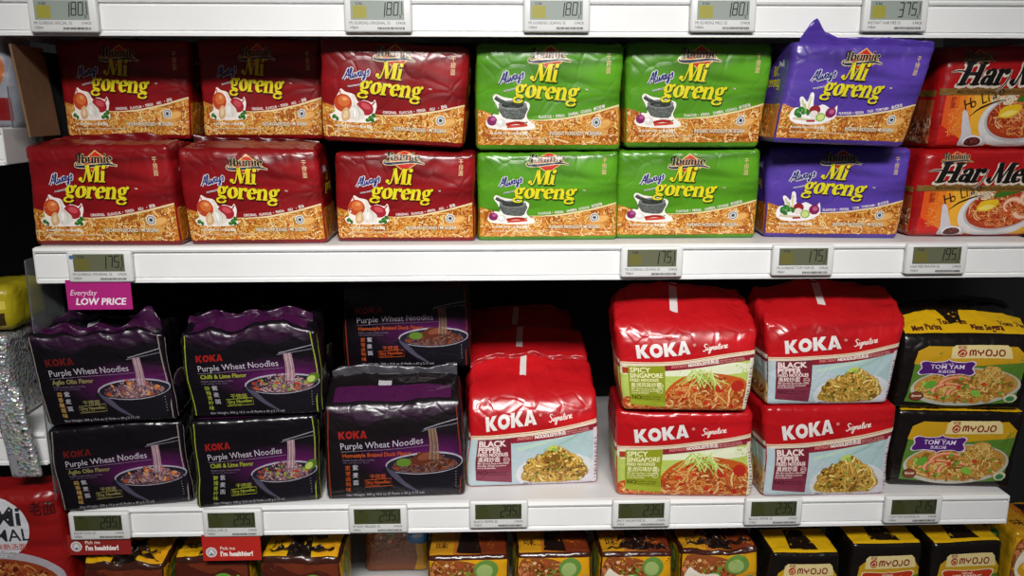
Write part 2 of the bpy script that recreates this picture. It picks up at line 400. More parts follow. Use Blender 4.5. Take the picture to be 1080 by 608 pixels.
def box_grid(nx, ny, nz):
    idx = {}; pts = []; faces = []
    def vid(i, j, k):
        t = (i, j, k)
        if t not in idx: idx[t] = len(pts); pts.append(t)
        return idx[t]
    for i in range(nx):
        for k in range(nz):
            faces.append((vid(i, 0, k), vid(i+1, 0, k), vid(i+1, 0, k+1), vid(i, 0, k+1)))
            faces.append((vid(i+1, ny, k), vid(i, ny, k), vid(i, ny, k+1), vid(i+1, ny, k+1)))
        for j in range(ny):
            faces.append((vid(i, j, nz), vid(i+1, j, nz), vid(i+1, j+1, nz), vid(i, j+1, nz)))
            faces.append((vid(i+1, j, 0), vid(i, j, 0), vid(i, j+1, 0), vid(i+1, j+1, 0)))
    for j in range(ny):
        for k in range(nz):
            faces.append((vid(nx, j, k), vid(nx, j+1, k), vid(nx, j+1, k+1), vid(nx, j, k+1)))
            faces.append((vid(0, j+1, k), vid(0, j, k), vid(0, j, k+1), vid(0, j+1, k+1)))
    return np.array(pts, float), faces
GRIDS = {}
def make_pack(art, label, group, bl, br, z0, body, seed, H=None, D=None, cat='noodle pack', skip=(), roll=0, flap=None, tilt=0, name='noodle_pack', rough=.3, relabel=True, **kw):
    """bl, br: (x, y) of the two lower front corners; z0: what it stands on"""
    dx, dy = br[0]-bl[0], br[1]-bl[1]; yaw = math.atan2(dy, dx); W = math.hypot(dx, dy)*1000
    H = H or art.H; D = D or art.D
    sx, sz, sy = W/art.W, H/art.H, D/art.D
    pk = Pack(W, H, D, seed, **kw)
    fm = ((bl[0]+br[0])/2, (bl[1]+br[1])/2)
    loc = (fm[0]-math.sin(yaw)*D/2000, fm[1]+math.cos(yaw)*D/2000, z0)
    root = tag(empty(name, loc, (math.radians(tilt), math.radians(roll), yaw)), label, cat, group)
    if roll: root.location.z += abs(math.sin(math.radians(roll)))*W/2000*.8
    key = (art.nx, art.ny, art.nz)
    if key not in GRIDS: GRIDS[key] = box_grid(*key)
    pts, faces = GRIDS[key]
    b = pts/np.array(key)*np.array([W, D, H]); b[:, 0] -= W/2
    mesh('wrapper', pk.P(b), faces, body, root)
    lat = {}
    for (pn, face), els in art.parts.items():
        if pn in skip: continue
        V = []; Fc = []; mi = []; mats = []; n0 = 0; lab = None
        for e in els:
            if isinstance(e[0], str): lab = e[1]; continue
            v, f, col, lay = e
            m = col if not isinstance(col, str) else film(col, rough)
            if m not in mats: mats.append(m)
            k = mats.index(m)
            V.append(np.concatenate([v, np.full((len(v), 1), lay)], 1)); Fc += [tuple(i+n0 for i in q) for q in f]; mi += [k]*len(f); n0 += len(v)
        if not V: continue
        V = np.concatenate(V); eps = .25+V[:, 2]*.03
        key2 = 'front' if face == 'front' else face
        if key2 not in lat:
            na, nb = {'front': (art.nx, art.nz+8), 'left': (art.ny, art.nz), 'right': (art.ny, art.nz), 'top': (art.nx, art.ny)}[face]
            ga, gb = np.meshgrid(np.arange(na+1), np.arange(nb+1), indexing='ij'); ga, gb = ga.ravel(), gb.ravel()
            p = np.zeros((len(ga), 3))
            if face == 'front':
                C = gb/art.nz*H; over = C > H; p[:, 0] = ga/art.nx*W-W/2; p[:, 1] = np.where(over, C-H, 0); p[:, 2] = np.minimum(C, H)
            elif face == 'top': p[:, 0] = ga/art.nx*W-W/2; p[:, 1] = gb/art.ny*D; p[:, 2] = H
            else: p[:, 0] = W/2*(-1 if face == 'left' else 1); p[:, 1] = ga/art.ny*D; p[:, 2] = gb/art.nz*H
            q0 = pk.P(p); q1 = pk.P(p, 1.0)-q0
            lat[key2] = (na, nb, q0.reshape(na+1, nb+1, 3), q1.reshape(na+1, nb+1, 3))
        na, nb, q0, q1 = lat[key2]
        da = {'front': art.W/art.nx, 'top': art.W/art.nx}.get(face, art.D/art.ny); db = art.D/art.ny if face == 'top' else art.H/art.nz
        fa, fb = np.clip(V[:, 0]/da, 0, na-1e-6), np.clip(V[:, 1]/db, 0, nb-1e-6); ia, ib = fa.astype(int), fb.astype(int); ta, tb = (fa-ia)[:, None], (fb-ib)[:, None]
        lerp = lambda g: (g[ia, ib]*(1-ta)+g[ia+1, ib]*ta)*(1-tb)+(g[ia, ib+1]*(1-ta)+g[ia+1, ib+1]*ta)*tb
        pos = lerp(q0)+lerp(q1)*eps[:, None]
        if face == 'left': Fc = [q[::-1] for q in Fc]
        o = mesh(pn, pos, Fc, mats, root, mi)
        if lab: o['label'] = lab
    if flap:
        for fl in (flap if isinstance(flap, list) else [flap]): add_flap(root, pk, **fl)
    return root
def add_flap(root, pk, pts, col, yf=.5, lean=0.0, name='seal_flap', base=-4, th=.5, zz=1.5):
    """standing folded film on the pack's top: pts = [(x fraction, height mm)], yf depth fraction"""
    W, H, D = pk.W, pk.H, pk.D; n = 40; rows = 5
    xs = np.linspace(pts[0][0], pts[-1][0], n+1); hs = np.interp(xs, [p[0] for p in pts], [p[1] for p in pts])
    b = np.stack([xs*W-W/2, np.full(n+1, yf*D), np.full(n+1, float(H))], 1)
    root_p = pk.P(b)*1000
    V = []
    for side in (-1, 1):
        for r in range(rows+1):
            t = r/rows
            z = root_p[:, 2]+base+(hs-base)*t
            wob = zz*np.sin(xs*37+pk.seed+t*2)+zz*1.6*(vnoise(np.stack([xs*9, np.full(n+1, t*2.), np.full(n+1, 1.)], 1)+pk.seed, 4)-.5)
            y = root_p[:, 1]+lean*hs*t+wob*t+side*th/2
            V.append(np.stack([root_p[:, 0], y, z], 1))
    V = np.concatenate(V)*.001; m = n+1; F = []
    for r in range(rows):
        for i in range(n):
            a = r*m+i; F.append((a, a+1, a+1+m, a+m)); a += (rows+1)*m; F.append((a+1, a, a+m, a+m+1))
    o2 = (rows+1)*m
    for i in range(n):
        a = rows*m+i; F.append((a, a+1, a+1+o2, a+o2))
    return mesh(name, V, F, col if not isinstance(col, str) else film(col, .28), root)
# ------------------------------------------------------------------ designs
NC = ['#e2ac54', '#dfa048', '#f0c97c', '#cc7c2c', '#f0d096', '#dd9640']
def satin_band(zb, W): return lambda x, z: 6.5 < z < zb(x)-.5 and 2 < x < W-2
def onion_garlic(A, x, z, k=1.0):
    out = [(-1, 3), (3, 1), (14, 0), (30, 0), (40, 1), (45, 4), (43, 9), (45, 17), (43, 24), (40, 21), (32, 23), (26, 21), (22, 28), (14, 30), (9, 33), (7, 29), (4, 24), (2, 17), (3, 10), (-2, 7)]
    t = lambda P: [(x+p[0]*k, z+p[1]*k)+tuple(c*k for c in p[2:]) for p in P]
    A.poly(t(out), '#efe3dc', 1, 3)
    A.ell(x+11*k, z+19*k, 9*k, 9*k, '#b8451f', 2); A.ell(x+12*k, z+21*k, 6*k, 5.5*k, '#cf6a35', 3); A.ell(x+13*k, z+23*k, 2.6*k, 2*k, '#e2975f', 4)
    A.stroke(t([(9, 27), (8, 31)]), 1.3*k, '#b8451f', 2, 1)
    A.ell(x+33*k, z+15*k, 9*k, 7*k, '#a01f2c', 2, -20); A.ell(x+34*k, z+17*k, 5*k, 3*k, '#c24a52', 3, -20); A.stroke(t([(40, 18), (43, 22)]), 1.4*k, '#a01f2c', 2, 1)
    A.poly(t([(18, 4), (17, 12), (21, 18), (20, 27), (23, 27), (25, 18), (32, 11), (31, 4), (24, 2)]), '#dcd6cb', 4, 3); A.stroke(t([(23, 17), (21, 10), (22, 4)]), .6*k, '#b8ada0', 5); A.stroke(t([(25, 17), (28, 10), (27, 4)]), .6*k, '#b8ada0', 5); A.ell(x+22*k, z+10*k, 2*k, 5*k, '#f2efe9', 5)
    A.poly(t([(10, 2), (10, 10), (15, 15), (18, 10), (18, 4), (14, 1)]), '#cfa878', 5, 3); A.poly(t([(12, 4), (12, 9), (15, 12), (16, 6)]), '#e2c8a0', 6, 3)
    for a, b, r in ((2, 5, 2.6), (5, 3, 2.2), (39, 5, 3.2), (42, 8, 2.6), (36, 3, 2.4), (41, 3, 2.4)): A.ell(x+a*k, z+b*k, r*k, r*.8*k, '#2c6a24', 6, a*20, 9)
    for a, b in ((3, 6), (40, 6), (37, 4)): A.ell(x+a*k, z+b*k, 1.2*k, .8*k, '#5b9a3c', 7, 30, 7)
def mortar(A, x, z, k=1.0):
    t = lambda P: [(x+p[0]*k, z+p[1]*k)+tuple(c*k for c in p[2:]) for p in P]
    A.poly(t([(-2, 7), (0, 2), (10, 0), (30, -1), (46, 0), (48, 4), (42, 8), (39, 13), (42, 20), (41, 25), (30, 28), (16, 30), (8, 33), (5, 29), (9, 22), (11, 14), (4, 14)]), '#efe9e0', 1, 3)
    A.poly(t([(11, 22), (13, 14), (18, 10), (34, 9), (38, 14), (39, 23)]), '#565a56', 2, 2); A.ell(x+25*k, z+23*k, 14.5*k, 4.4*k, '#797d78', 3); A.ell(x+25*k, z+22.7*k, 11.5*k, 2.9*k, '#2f332f', 4)
    R = random.Random(4)
    for i in range(46):
        a, b = R.uniform(15, 36), R.uniform(11, 19); A.ell(x+a*k, z+b*k, .6*k, .45*k, R.choice(['#7d827c', '#444844', '#8d918a']), 5, 0, 6)
    A.stroke(t([(7.5, 30), (12, 27, 4), (24, 22, 3)]), 4*k, '#3c403e', 6, 3); A.stroke(t([(8, 31), (14, 27.6)]), 1.2*k, '#7a7e7a', 7, 1)
    A.ell(x+4*k, z+8*k, 5*k, 4.6*k, '#7c2457', 3); A.ell(x+5*k, z+9.6*k, 2.4*k, 1.8*k, '#b5588e', 4); A.stroke(t([(4, 12), (4, 15)]), 1.2*k, '#7c2457', 3, 1)
    A.ell(x+13*k, z+6*k, 5*k, 4.2*k, '#d8d2ce', 5); A.ell(x+12*k, z+7*k, 2.5*k, 2*k, '#f2eeec', 6)
    A.stroke(t([(18, 4.4), (28, 6.2), (37, 5.4)]), 2.8*k, '#a3251b', 5, 3); A.stroke(t([(19, 2.4), (30, 3), (40, 4)]), 2.4*k, '#c3402a', 6, 3); A.stroke(t([(37, 5.4), (40, 7)]), 1.2*k, '#3f7a2b', 6, 1)
def veggies(A, x, z, k=1.0):
    t = lambda P: [(x+p[0]*k, z+p[1]*k)+tuple(c*k for c in p[2:]) for p in P]
    A.poly(t([(-1, 8), (2, 2), (14, -1), (34, 0), (46, 5), (49, 10), (47, 20), (42, 16), (35, 19), (30, 20), (22, 17), (19, 30), (15, 31), (14, 22), (8, 27), (5, 25), (8, 17), (2, 15)]), '#eee8ea', 1, 3)
    A.stroke(t([(8, 24), (14, 13)]), 2*k, '#c9c48c', 2, 1); A.stroke(t([(16, 28), (17, 14)]), 2*k, '#d4cfa0', 2, 1); A.stroke(t([(12, 20), (15, 12)]), 1.6*k, '#a7b96a', 3, 1)
    for a, b, r in ((6, 11, 4), (10, 14, 4), (14, 12, 4), (9, 8, 3.6), (18, 11, 3)): A.ell(x+a*k, z+b*k, r*k, r*.7*k, '#2c6e2a', 3, a*15, 9)
    for a, b in ((7, 12), (11, 13), (15, 11)): A.ell(x+a*k, z+b*k, 1.8*k, 1.1*k, '#5da044', 4, a*9, 8)
    A.ell(x+24*k, z+14*k, 6*k, 5*k, '#8e1f28', 3); A.ell(x+24*k, z+10*k, 4.4*k, 3.6*k, '#e0d6cf', 4)
    A.ell(x+42*k, z+12*k, 6*k, 5.4*k, '#82204f', 3); A.ell(x+43*k, z+13*k, 3*k, 2.4*k, '#b25a86', 4); A.stroke(t([(44, 16), (46, 20)]), 1.3*k, '#82204f', 3, 1)
    A.ell(x+32*k, z+7*k, 5.4*k, 4.6*k, '#8fb04a', 5); A.ell(x+32*k, z+7*k, 3.8*k, 3.2*k, '#c7d788', 6)
    A.stroke(t([(3, 5), (18, 4), (26, 4)]), 2.4*k, '#c9bf9a', 5, 2); A.stroke(t([(18, 2.5), (27, 3)]), 2*k, '#a02235', 6, 2)
def ibumie(A, cx, cz, k=1.0, cream='#e8d3a0', blk='#15100f', red='#c0281c'):
    w, h = 21*k, 15.5*k; dz = cz-4*k
    A.poly([(cx-w, dz), (cx, dz+h), (cx+w, dz), (cx, dz-h)], '#d9b36a', 1); A.poly([(cx-w+2*k, dz), (cx, dz+h-1.6*k), (cx+w-2*k, dz), (cx, dz-h+1.6*k)], red, 4)
    sw = [(cx-25*k, cz-3*k, .8*k), (cx-27*k, cz-7*k, 2*k), (cx-18*k, cz-8*k, 3.4*k), (cx, cz-6.6*k, 2.6*k), (cx+14*k, cz-5.5*k, 2.6*k), (cx+26*k, cz-8*k, .8*k)]
    A.stroke([(a, b, c+1.6*k) for a, b, c in sw], 1, cream, 8, 4); A.stroke(sw, 1, '#24304e', 11, 4)
    A.fat('Ibumie', cx-24*k, cz-4*k, 7.6*k, '#d8c496', 15, grow=.05, shear=.12, sx=1.04); A.fat('Ibumie', cx-24*k, cz-4*k, 7.6*k, blk, 19, shear=.12, sx=1.04)
    A.stroke([(cx-23.5*k, cz+1*k, 1.6*k), (cx-24*k, cz+6*k, 1.4*k), (cx-18*k, cz+7.5*k, 2*k)], 1, blk, 19, 3)
def emblem(A, x, z, r):
    A.ell(x, z, r, r, '#e9e6e0', 8); A.ell(x, z, r*.84, r*.84, '#4a4f58', 9); A.ell(x, z, r*.6, r*.6, '#e9e6e0', 10)
    for i in range(4): A.ell(x, z, r*.5, r*.14, '#4a4f58', 11, rot=i*45, n=8)
    for i in range(18):
        t = i*.349; A.ell(x+r*.72*math.cos(t), z+r*.72*math.sin(t), r*.06, r*.06, '#e9e6e0', 10, n=5)
def goreng(kind, logo_dz=0.0, shift=0.0):
    W, H, D = 184, 124, 95; A = Art(W, H, D)
    pic = {'red': onion_garlic, 'green': mortar, 'purple': veggies}[kind]
    kn = [(0, .60), (.12, .655), (.3, .705), (.45, .71), (.6, .695), (.8, .64), (1, .56)]
    zb = lambda x: (1-np.interp(x/W, [a for a, b in kn], [b for a, b in kn]))*(H-2)+shift
    ins = satin_band(zb, W)
    A.part('noodle_print')
    xs = np.linspace(1.5, W-1.5, 30)
    A.poly([(1.5, 6.5), (W-1.5, 6.5)]+[(x, zb(x)) for x in xs[::-1]], '#bd7426', 0)
    A.noodles(ins, (2, 4, W-2, 60), NC, '#9c5218', 480, ln=24, w=1.7, layer=3, curl=.6, dl=.015, seed=len(kind))
    A.blobs(ins, (3, 7, W-3, 56), ['#b23a14', '#c9541c', '#edc57a', '#8d9a34'], 40, .8, 2.0, 12, seed=len(kind)+3)
    A.ell(160, 30+shift, 13, 7, '#c98638', 14, 15); A.ell(162, 31+shift, 9, 4.2, '#e0ab63', 14.2, 15); A.ell(155, 22+shift, 12, 5, '#d39a50', 14.1, -10)
    A.stroke([(x, zb(x), .4+1.8*min(1, max(0, (x/W-.3)/.3))) for x in np.linspace(.3*W, W-2, 16)], 1, '#e6cf9e', 15, 2)
    A.part('round_emblem', base=12); emblem(A, 152, 33+shift, 6.2)
    A.part('ingredient_picture', base=16); pic(A, 15, 25+shift, 1.22)
    A.part('product_title', base=26)
    tz = 57+shift; sh = {'red': '#4a120c', 'green': '#2c4a0e', 'purple': '#2a1a3a'}[kind]
    for col, lay, g, ox, oz in ((sh, 1, .03, .9, -1.1), (sh, 2, .02, 0, 0), ('#ddcf22', 3, 0, 0, 0)):
        A.fat('Mi', 70, tz+24, 14.5, col, lay, grow=g, shear=.16, rot=-3, dx=ox, dz=oz, sx=.98)
        A.fat('goreng', 46, tz+5, 15.2, col, lay, grow=g, shear=.16, rot=-3, dx=ox, dz=oz, sx=.98)
    A.text('TM', 136, tz+13, 2, '#e8d3c0', 1)
    A.part('slogan', base=22)
    A.script('Always', 29, tz+19.5, 9.6, 3.6, '#d5d2d6', 1, rot=14, sx=1.02); A.script('Always', 29, tz+19.5, 9.6, 1.5, '#262a72', 2, rot=14, sx=1.02)
    A.stroke([(34, tz+11.5), (46, tz+14), (60, tz+18.6)], 1.6, '#e9e4e0', 1, 2); A.stroke([(34, tz+11.5), (46, tz+14), (60, tz+18.4)], .7, '#262a72', 2, 2)
    A.part('brand_logo', base=2); ibumie(A, 92, 107+logo_dz, 1.0)
    A.part('caption', base=4)
    cap = {'red': 'ORIGINAL FLAVOUR • PERISA ASLI • 原味', 'green': 'FLAVOUR • PERISA SAMBAL UDANG • 参巴虾味', 'purple': 'FLAVOUR • PERISA THAI TOM YAM • 泰式东炎'}[kind]
    x0 = 78; L = 92; n = len(cap)
    xa = x0
    words = cap.split(' ')
    for wd in words:
        wl = L*(len(wd)+(2 if '味' in wd or '炎' in wd else 0))/(n+2)
        z = zb(xa+wl/2)+2.2; sl = math.degrees(math.atan((zb(xa+wl)-zb(xa))/wl))
        A.text(wd, xa, z-.5*math.tan(math.radians(sl))*wl, 3.4, '#e9dcd6', 1, bold=.02, rot=sl, sx=.78); xa += wl+1.2
    A.text('MI SEGERA PERISA / INSTANT', 18, 19, 2.6, '#ece2d2', 30, bold=.02, sx=.8); A.text('5 x 80g', 50, 18.4, 4.2, '#f2ead8', 30, bold=.03, sx=.8)
    A.text('INSTANT NOODLES • MI SEGERA', 92, 18, 4.4, '#5a3a24', 30, bold=.06, sx=.72); A.text('INSTANT NOODLES • MI SEGERA', 92, 18, 4.4, '#f2e6cf', 31, bold=.015, sx=.72)
    A.text('Gambar hiasan sahaja • Serving suggestion • Berat bersih 400g', 18, 13.5, 2.3, '#e8d8b8', 30, bold=.01, sx=.85)
    A.part('side_lettering')
    for i, ch in enumerate('干捞面'): A.text(ch, 165, 104-i*8+logo_dz*.6, 5.4, '#d9b98a', 1, align='c', sx=.8)
    for fc in ('left', 'right'):
        A.part('gusset_print', fc)
        A.poly([(3, 6), (D-3, 6), (D-3, 50), (3, 46)], '#b5691f', 0)
        A.noodles(lambda x, z: 3 < x < D-3 and 6 < z < 48, (3, 6, D-3, 48), NC, '#8a4716', 70, ln=16, w=1.8, layer=.5, seed=9)
        A.fat('Mi', 34, 82, 9, '#e8d31e', 2); A.fat('goreng', 22, 69, 9.4, '#e8d31e', 2)
        A.script('Always', 20, 93, 6, 1.6, '#dcd8f0', 2, rot=12)
    return A
def haomee():
    W, H, D = 215, 124, 90; A = Art(W, H, D)
    A.part('picture_panel')
    cols = ['#d9541a', '#dc661c', '#e07a20', '#e59028', '#e8a832']
    for i, c in enumerate(cols): A.rect(12+i*9, 4, W-2, 70, c, i*.2)
    A.poly([(10, 4), (10, 30), (40, 12), (90, 4)], '#c2201a', 2)
    A.noodles(lambda x, z: 18 < x < 46 and 14 < z < 52, (18, 14, 46, 52), ['#e88a3a', '#ee9c48', '#de7028'], '#cc5a20', 46, ln=16, w=.9, layer=2.2, seed=3)
    A.T = lambda v: v-np.array([34., 0])
    A.ell(150, 36, 56, 35, '#d8d4d2', 5, 6, 40); A.ell(151, 39, 50, 29, '#b9b4b4', 6, 6, 36); A.ell(152, 40, 48, 27, '#a8391c', 7, 6, 36)
    q = in_ell(152, 40, 46, 25)
    A.noodles(q, (100, 12, 202, 68), ['#d8743a', '#e09050', '#c8542a', '#e8b078'], '#8a2a14', 190, ln=18, w=1.7, layer=8, dl=.02, seed=5)
    A.noodles(lambda x, z: in_ell(122, 62, 20, 9)(x, z), (100, 52, 146, 72), ['#eadcc0', '#e2d0b0'], '#b89a78', 40, ln=14, w=1.4, layer=13, seed=6)
    A.poly([(118, 40), (124, 52), (146, 54), (144, 44), (132, 38)], '#e0b41e', 16, 3); A.poly([(120, 41), (130, 47), (143, 46), (132, 40)], '#ecd26a', 17, 3)
    A.poly([(138, 60), (160, 74), (196, 78), (206, 70), (176, 66), (150, 58)], '#3c6a1e', 15, 3)
    for cx, cz, r, a in ((168, 46, 12, 30), (184, 40, 13, 200), (190, 56, 12, 100)):
        A.stroke([(cx+r*math.cos(math.radians(a+i*30)), cz+r*.8*math.sin(math.radians(a+i*30)), 9-i*.9) for i in range(8)], 1, '#d98a6a', 18, 2)
        A.stroke([(cx+r*math.cos(math.radians(a+i*30)), cz+r*.8*math.sin(math.radians(a+i*30)), 5-i*.55) for i in range(8)], 1, '#ecc0a4', 18.5, 2)
    A.poly([(70, 44), (76, 46), (88, 18), (106, 16), (110, 4), (74, 4), (74, 16)], '#c9c4c8', 19, 2); A.ell(92, 9, 14, 7.5, '#e2dedf', 20); A.ell(92, 9, 11.5, 5.6, '#4a1a1c', 21); A.blobs(in_ell(92, 9, 10, 4.4), (80, 4, 104, 14), ['#7a2a28', '#8a4a3a', '#5a2020'], 40, .7, 1.3, 22)
    A.T = None
    A.part('gold_stripe'); A.rect(2, 66, W-2, 74, '#7a5a26', 24); A.text('MEE PERISA UDANG • PRAWN FLAVOUR NOODLES', 24, 68, 3.6, '#3a1a10', 25, bold=.02)
    A.part('sub_title', label='black handwritten words curving over the bowl')
    x = 38
    for i, ch in enumerate('Ho Liao'): A.text(ch, x, 47+i*2.2+.1*i*i, 13, '#1a1210', 27, bold=.0, rot=22, shear=.1, sx=.8); x += 5.4 if ch in ' i' else 7.6
    A.stroke([(46, 40, .6), (58, 50, 2.2), (78, 58, 1.6), (88, 60, .4)], 1, '#1a1210', 27, 3)
    A.part('product_title', label='large black italic title with pale edge')
    for col, lay, g, ox, oz in (('#d8c8b8', 25, .1, -1.2, -1.6), ('#14100f', 27, .03, 0, 0)):
        A.fat('Har', 22, 78, 19, col, lay, grow=g, shear=.34, dx=ox, dz=oz, sx=1.0); A.fat('Mee', 93, 78, 19, col, lay, grow=g, shear=.34, dx=ox, dz=oz, sx=.92)
    for col, w, lay in (('#d8c8b8', 3.2, 26), ('#14100f', 1.8, 28)): A.stroke([(90, 96, w*.6), (85, 82, w), (78, 73, w*.8), (72, 69, w*.4)], 1, col, lay, 3); A.stroke([(12, 93, w*.5), (20, 95, w), (32, 94, w*1.2)], 1, col, lay, 3)
    A.part('brand_logo')
    ibumie(A, 48, 112, .76, '#c8a252', '#1c120c', '#b02018')
    A.part('gusset_print', 'left'); A.rect(4, 4, D-4, 60, '#a04a26', 0); A.rect(4, 64, D-4, 72, '#7a5a26', 1); A.noodles(lambda x, z: 5 < x < 60 and 5 < z < 40, (5, 5, 60, 40), ['#c8744a', '#e0c0a0'], '#5a2418', 60, seed=2)
    A.part('side_seam'); A.rect(6, 4, 8, 120, '#8e1512', 1)
    for i, ch in enumerate('虾面'): A.text(ch, 22, 58-i*7, 5, '#9a2a1c', 26, align='c')
    return A
def koka_sig(kind):
    W, H, D = 190, 132, 105; A = Art(W, H, D)
    zt = lambda x: 76+21*(x/W)**1.1-4*math.sin(math.pi*x/W)   # lower edge of the red
    xs = np.linspace(1, W-1, 24)
    bg = '#b3c45f' if kind == 'spicy' else '#b4c4c9'
    A.part('food_picture')
    A.poly([(1, 2), (W-1, 2)]+[(x, zt(x)) for x in xs[::-1]], bg, 0)
    if kind == 'spicy':
        A.poly([(8, 60), (8, 74), (70, 74), (W-10, 80), (W-10, 66), (120, 60)], '#dfe3c2', .3, 4)
        A.poly([(60, 3), (66, 36), (90, 58), (126, 64), (160, 60), (182, 48), (186, 3)], '#c0571f', .5, 4); A.poly([(2, 3), (4, 22), (30, 26), (64, 10), (60, 3)], '#c0471d', .6, 4)
        q = lambda x, z: in_ell(126, 18, 62, 44)(x, z) and 3 < z and x < W-6 or (x < 66 and 3 < z < 22 and x > 4)
        A.noodles(q, (4, 3, W-5, 62), ['#dca25a', '#d0823c', '#e8bc80', '#c8632a', '#dc9450'], '#98401a', 150, ln=42, w=2.8, layer=2, dl=.03, curl=.3, seed=11)
        A.blobs(q, (6, 4, W-8, 60), ['#b3281a', '#c23a22', '#a8301a'], 26, 2, 5, 8, seed=5)
        A.ell(170, 44, 9, 9, '#b22a1c', 9); A.ell(146, 38, 6, 5, '#b93220', 9)
        R = random.Random(3)
        for i in range(34):
            a = R.uniform(-2.6, -.5); x0, z0 = R.uniform(100, 134), R.uniform(60, 72); l = R.uniform(16, 36)
            A.stroke([(x0, z0), (x0+l*.5*math.cos(a), z0+l*.4*math.sin(a)), (x0+l*math.cos(a)*1.2, z0+l*math.sin(a)*.9)], 1.6, R.choice(['#b9cf6a', '#d2dd9a', '#9abb4a', '#c6d884']), 10+i*.03, 2)
    else:
        A.poly([(70, 60), (70, 74), (150, 78), (W-12, 84), (W-12, 40)], '#a9c2c4', .2, 3); A.stroke([(72, 58), (110, 68), (150, 80)], 5, '#b9d0c0', .3, 2); A.stroke([(110, 56), (150, 72), (176, 88)], 3, '#94b8a8', .3, 2)
        A.ell(128, 22, 58, 30, '#d3d4d6', .5, 4, 40); A.poly([(72, 3), (W-8, 3), (W-8, 26), (120, 12)], '#d0cbd6', .6, 3)
        q = lambda x, z: (in_ell(126, 24, 46, 30)(x, z) or in_ell(128, 40, 22, 22)(x, z)) and z > 6
        A.poly([(80, 10), (84, 30), (100, 44), (120, 58), (140, 58), (156, 44), (172, 30), (172, 14), (130, 6)], '#b08a32', .8, 4)
        A.noodles(q, (76, 6, 178, 62), ['#dcb65c', '#cfa246', '#ead080', '#b88a38', '#d8ae52'], '#80581c', 130, ln=46, w=3.2, layer=2, dl=.03, curl=.34, seed=12)
        A.blobs(q, (80, 8, 174, 58), ['#5f7a2a', '#86a040', '#3a2a16', '#7a9238'], 46, 1, 2.4, 7, seed=8)
        A.ell(122, 60, 8, 3.6, '#b9c95c', 9, 20); A.ell(126, 57, 5, 2.4, '#93b04a', 9.5, -20)
    A.part('stripes')
    for dz, w, c in ((0, 5.6, '#e4d9c4'), (1.1, .8, '#b3242a'), (-1.2, .6, '#c9a05a'), (2.8, .5, '#c9a05a')): A.stroke([(x, zt(x)+dz) for x in np.linspace(1, W-1, 20)], w, c, 12+abs(dz)*.3, 1)
    A.stroke([(x, zt(x)-7.2) for x in np.linspace(64, W-2, 14)], 8.4, '#8c2030', 12, 1)
    sl = 6
    A.text('INSTANT', 73, zt(73)-8, 4.2, '#d98a80', 14, bold=.02, rot=sl-.5, sx=.9, shear=.2); A.text('NOODLES', 97, zt(97)-8, 4.4, '#efe4da', 14, bold=.05, rot=sl+1, sx=.9, shear=.2); A.text('快熟面', 124, zt(124)-8.2, 4.6, '#efe4da', 14, bold=.02, rot=sl+1, sx=.9)
    A.text('MIE INSTAN • MI SEGERA', 143, zt(143)-6.6, 2, '#d9a59c', 14, rot=sl+2); A.text('NO COLOURING ADDED', 143, zt(143)-9.6, 2, '#d9a59c', 14, rot=sl+2)
    A.part('brand_lettering'); A.koka(26, zt(30)+8, 20, '#ded6d2', 14, rot=7, sx=.86); A.text('®', 104, zt(104)+22, 4, '#e8a59c', 14)
    A.part('script_lettering'); A.script('Signature', 118, zt(118)+12, 8.5, 1.3, '#ecd9d0', 14, rot=8, sx=1.05)
    A.part('flavour_panel', base=6, label=('olive green' if kind == 'spicy' else 'maroon')+' flavour panel with white lettering')
    pc, lt = ('#8c9420', '#e8e6b0') if kind == 'spicy' else ('#74222f', '#ead6d2')
    ps = [(13, 12), (64, 8), (64, zt(64)-3.4), (13, zt(13)-3.4)]
    A.poly(ps, pc, 14)
    if kind == 'spicy': A.poly([(13, 12), (64, 8), (64, 16), (13, 20)], '#9aa62c', 14.3); A.rect(5, 62, 13, 71, '#a83a20', 14)
    else: A.poly([(13, 12), (64, 8), (64, 32), (13, 34)], '#7d3044', 14.3)
    if kind == 'spicy':
        A.text('SPICY', 15, 63.6, 7.4, lt, 15, bold=.03, rot=2, sx=1.05); A.text('SINGAPORE', 15, 55.2, 6.8, lt, 15, bold=.03, rot=2, sx=.88); A.text('FRIED NOODLES', 15, 49.2, 4.4, lt, 15, bold=.03, rot=2, sx=.84); A.text('星洲风味炒面', 16, 40.6, 5.8, lt, 15, sx=.85, rot=2)
    else:
        A.text('BLACK', 15, 62.6, 8.4, lt, 15, bold=.04, rot=2, sx=1.1); A.text('PEPPER', 15, 54, 7.4, lt, 15, bold=.04, rot=2, sx=1.0); A.text('FRIED NOODLES', 15, 48, 5, lt, 15, bold=.035, rot=2, sx=.82); A.text('黑椒炒面', 16, 40.2, 5.8, lt, 15, sx=.95, rot=2)
    A.text('Mie Goreng Rasa Lada Hitam', 16, 36.6, 2.6, lt, 15, rot=1); A.text('Nouilles sautées au poivre', 16, 33.2, 2.6, lt, 15, rot=1); A.text('Kurze Bratnudeln', 16, 29.8, 2.4, lt, 15, rot=1)
    A.stroke(arc(57, 43.6, 4.2, 3.6, 0, 360, 18, lambda t: .7), .7, lt, 15, 1); A.text('MSG', 57, 42.6, 2, lt, 15, align='c')
    if kind == 'spicy': A.stroke(arc(56, 35, 4.2, 3.6, 0, 360, 18, lambda t: .7), .7, lt, 15, 1); A.text('✓', 56, 33.4, 3, lt, 15, align='c')
    A.text('NO', 15.5, 21, 6, '#221c14' if kind == 'spicy' else '#3a0f1c', 16, bold=.02); A.text('added MSG, colouring', 28, 24, 2.2, '#3a3812' if kind == 'spicy' else '#2a0f1c', 16); A.text('no preservatives used', 28, 20.6, 2.2, '#3a3812' if kind == 'spicy' else '#2a0f1c', 16)
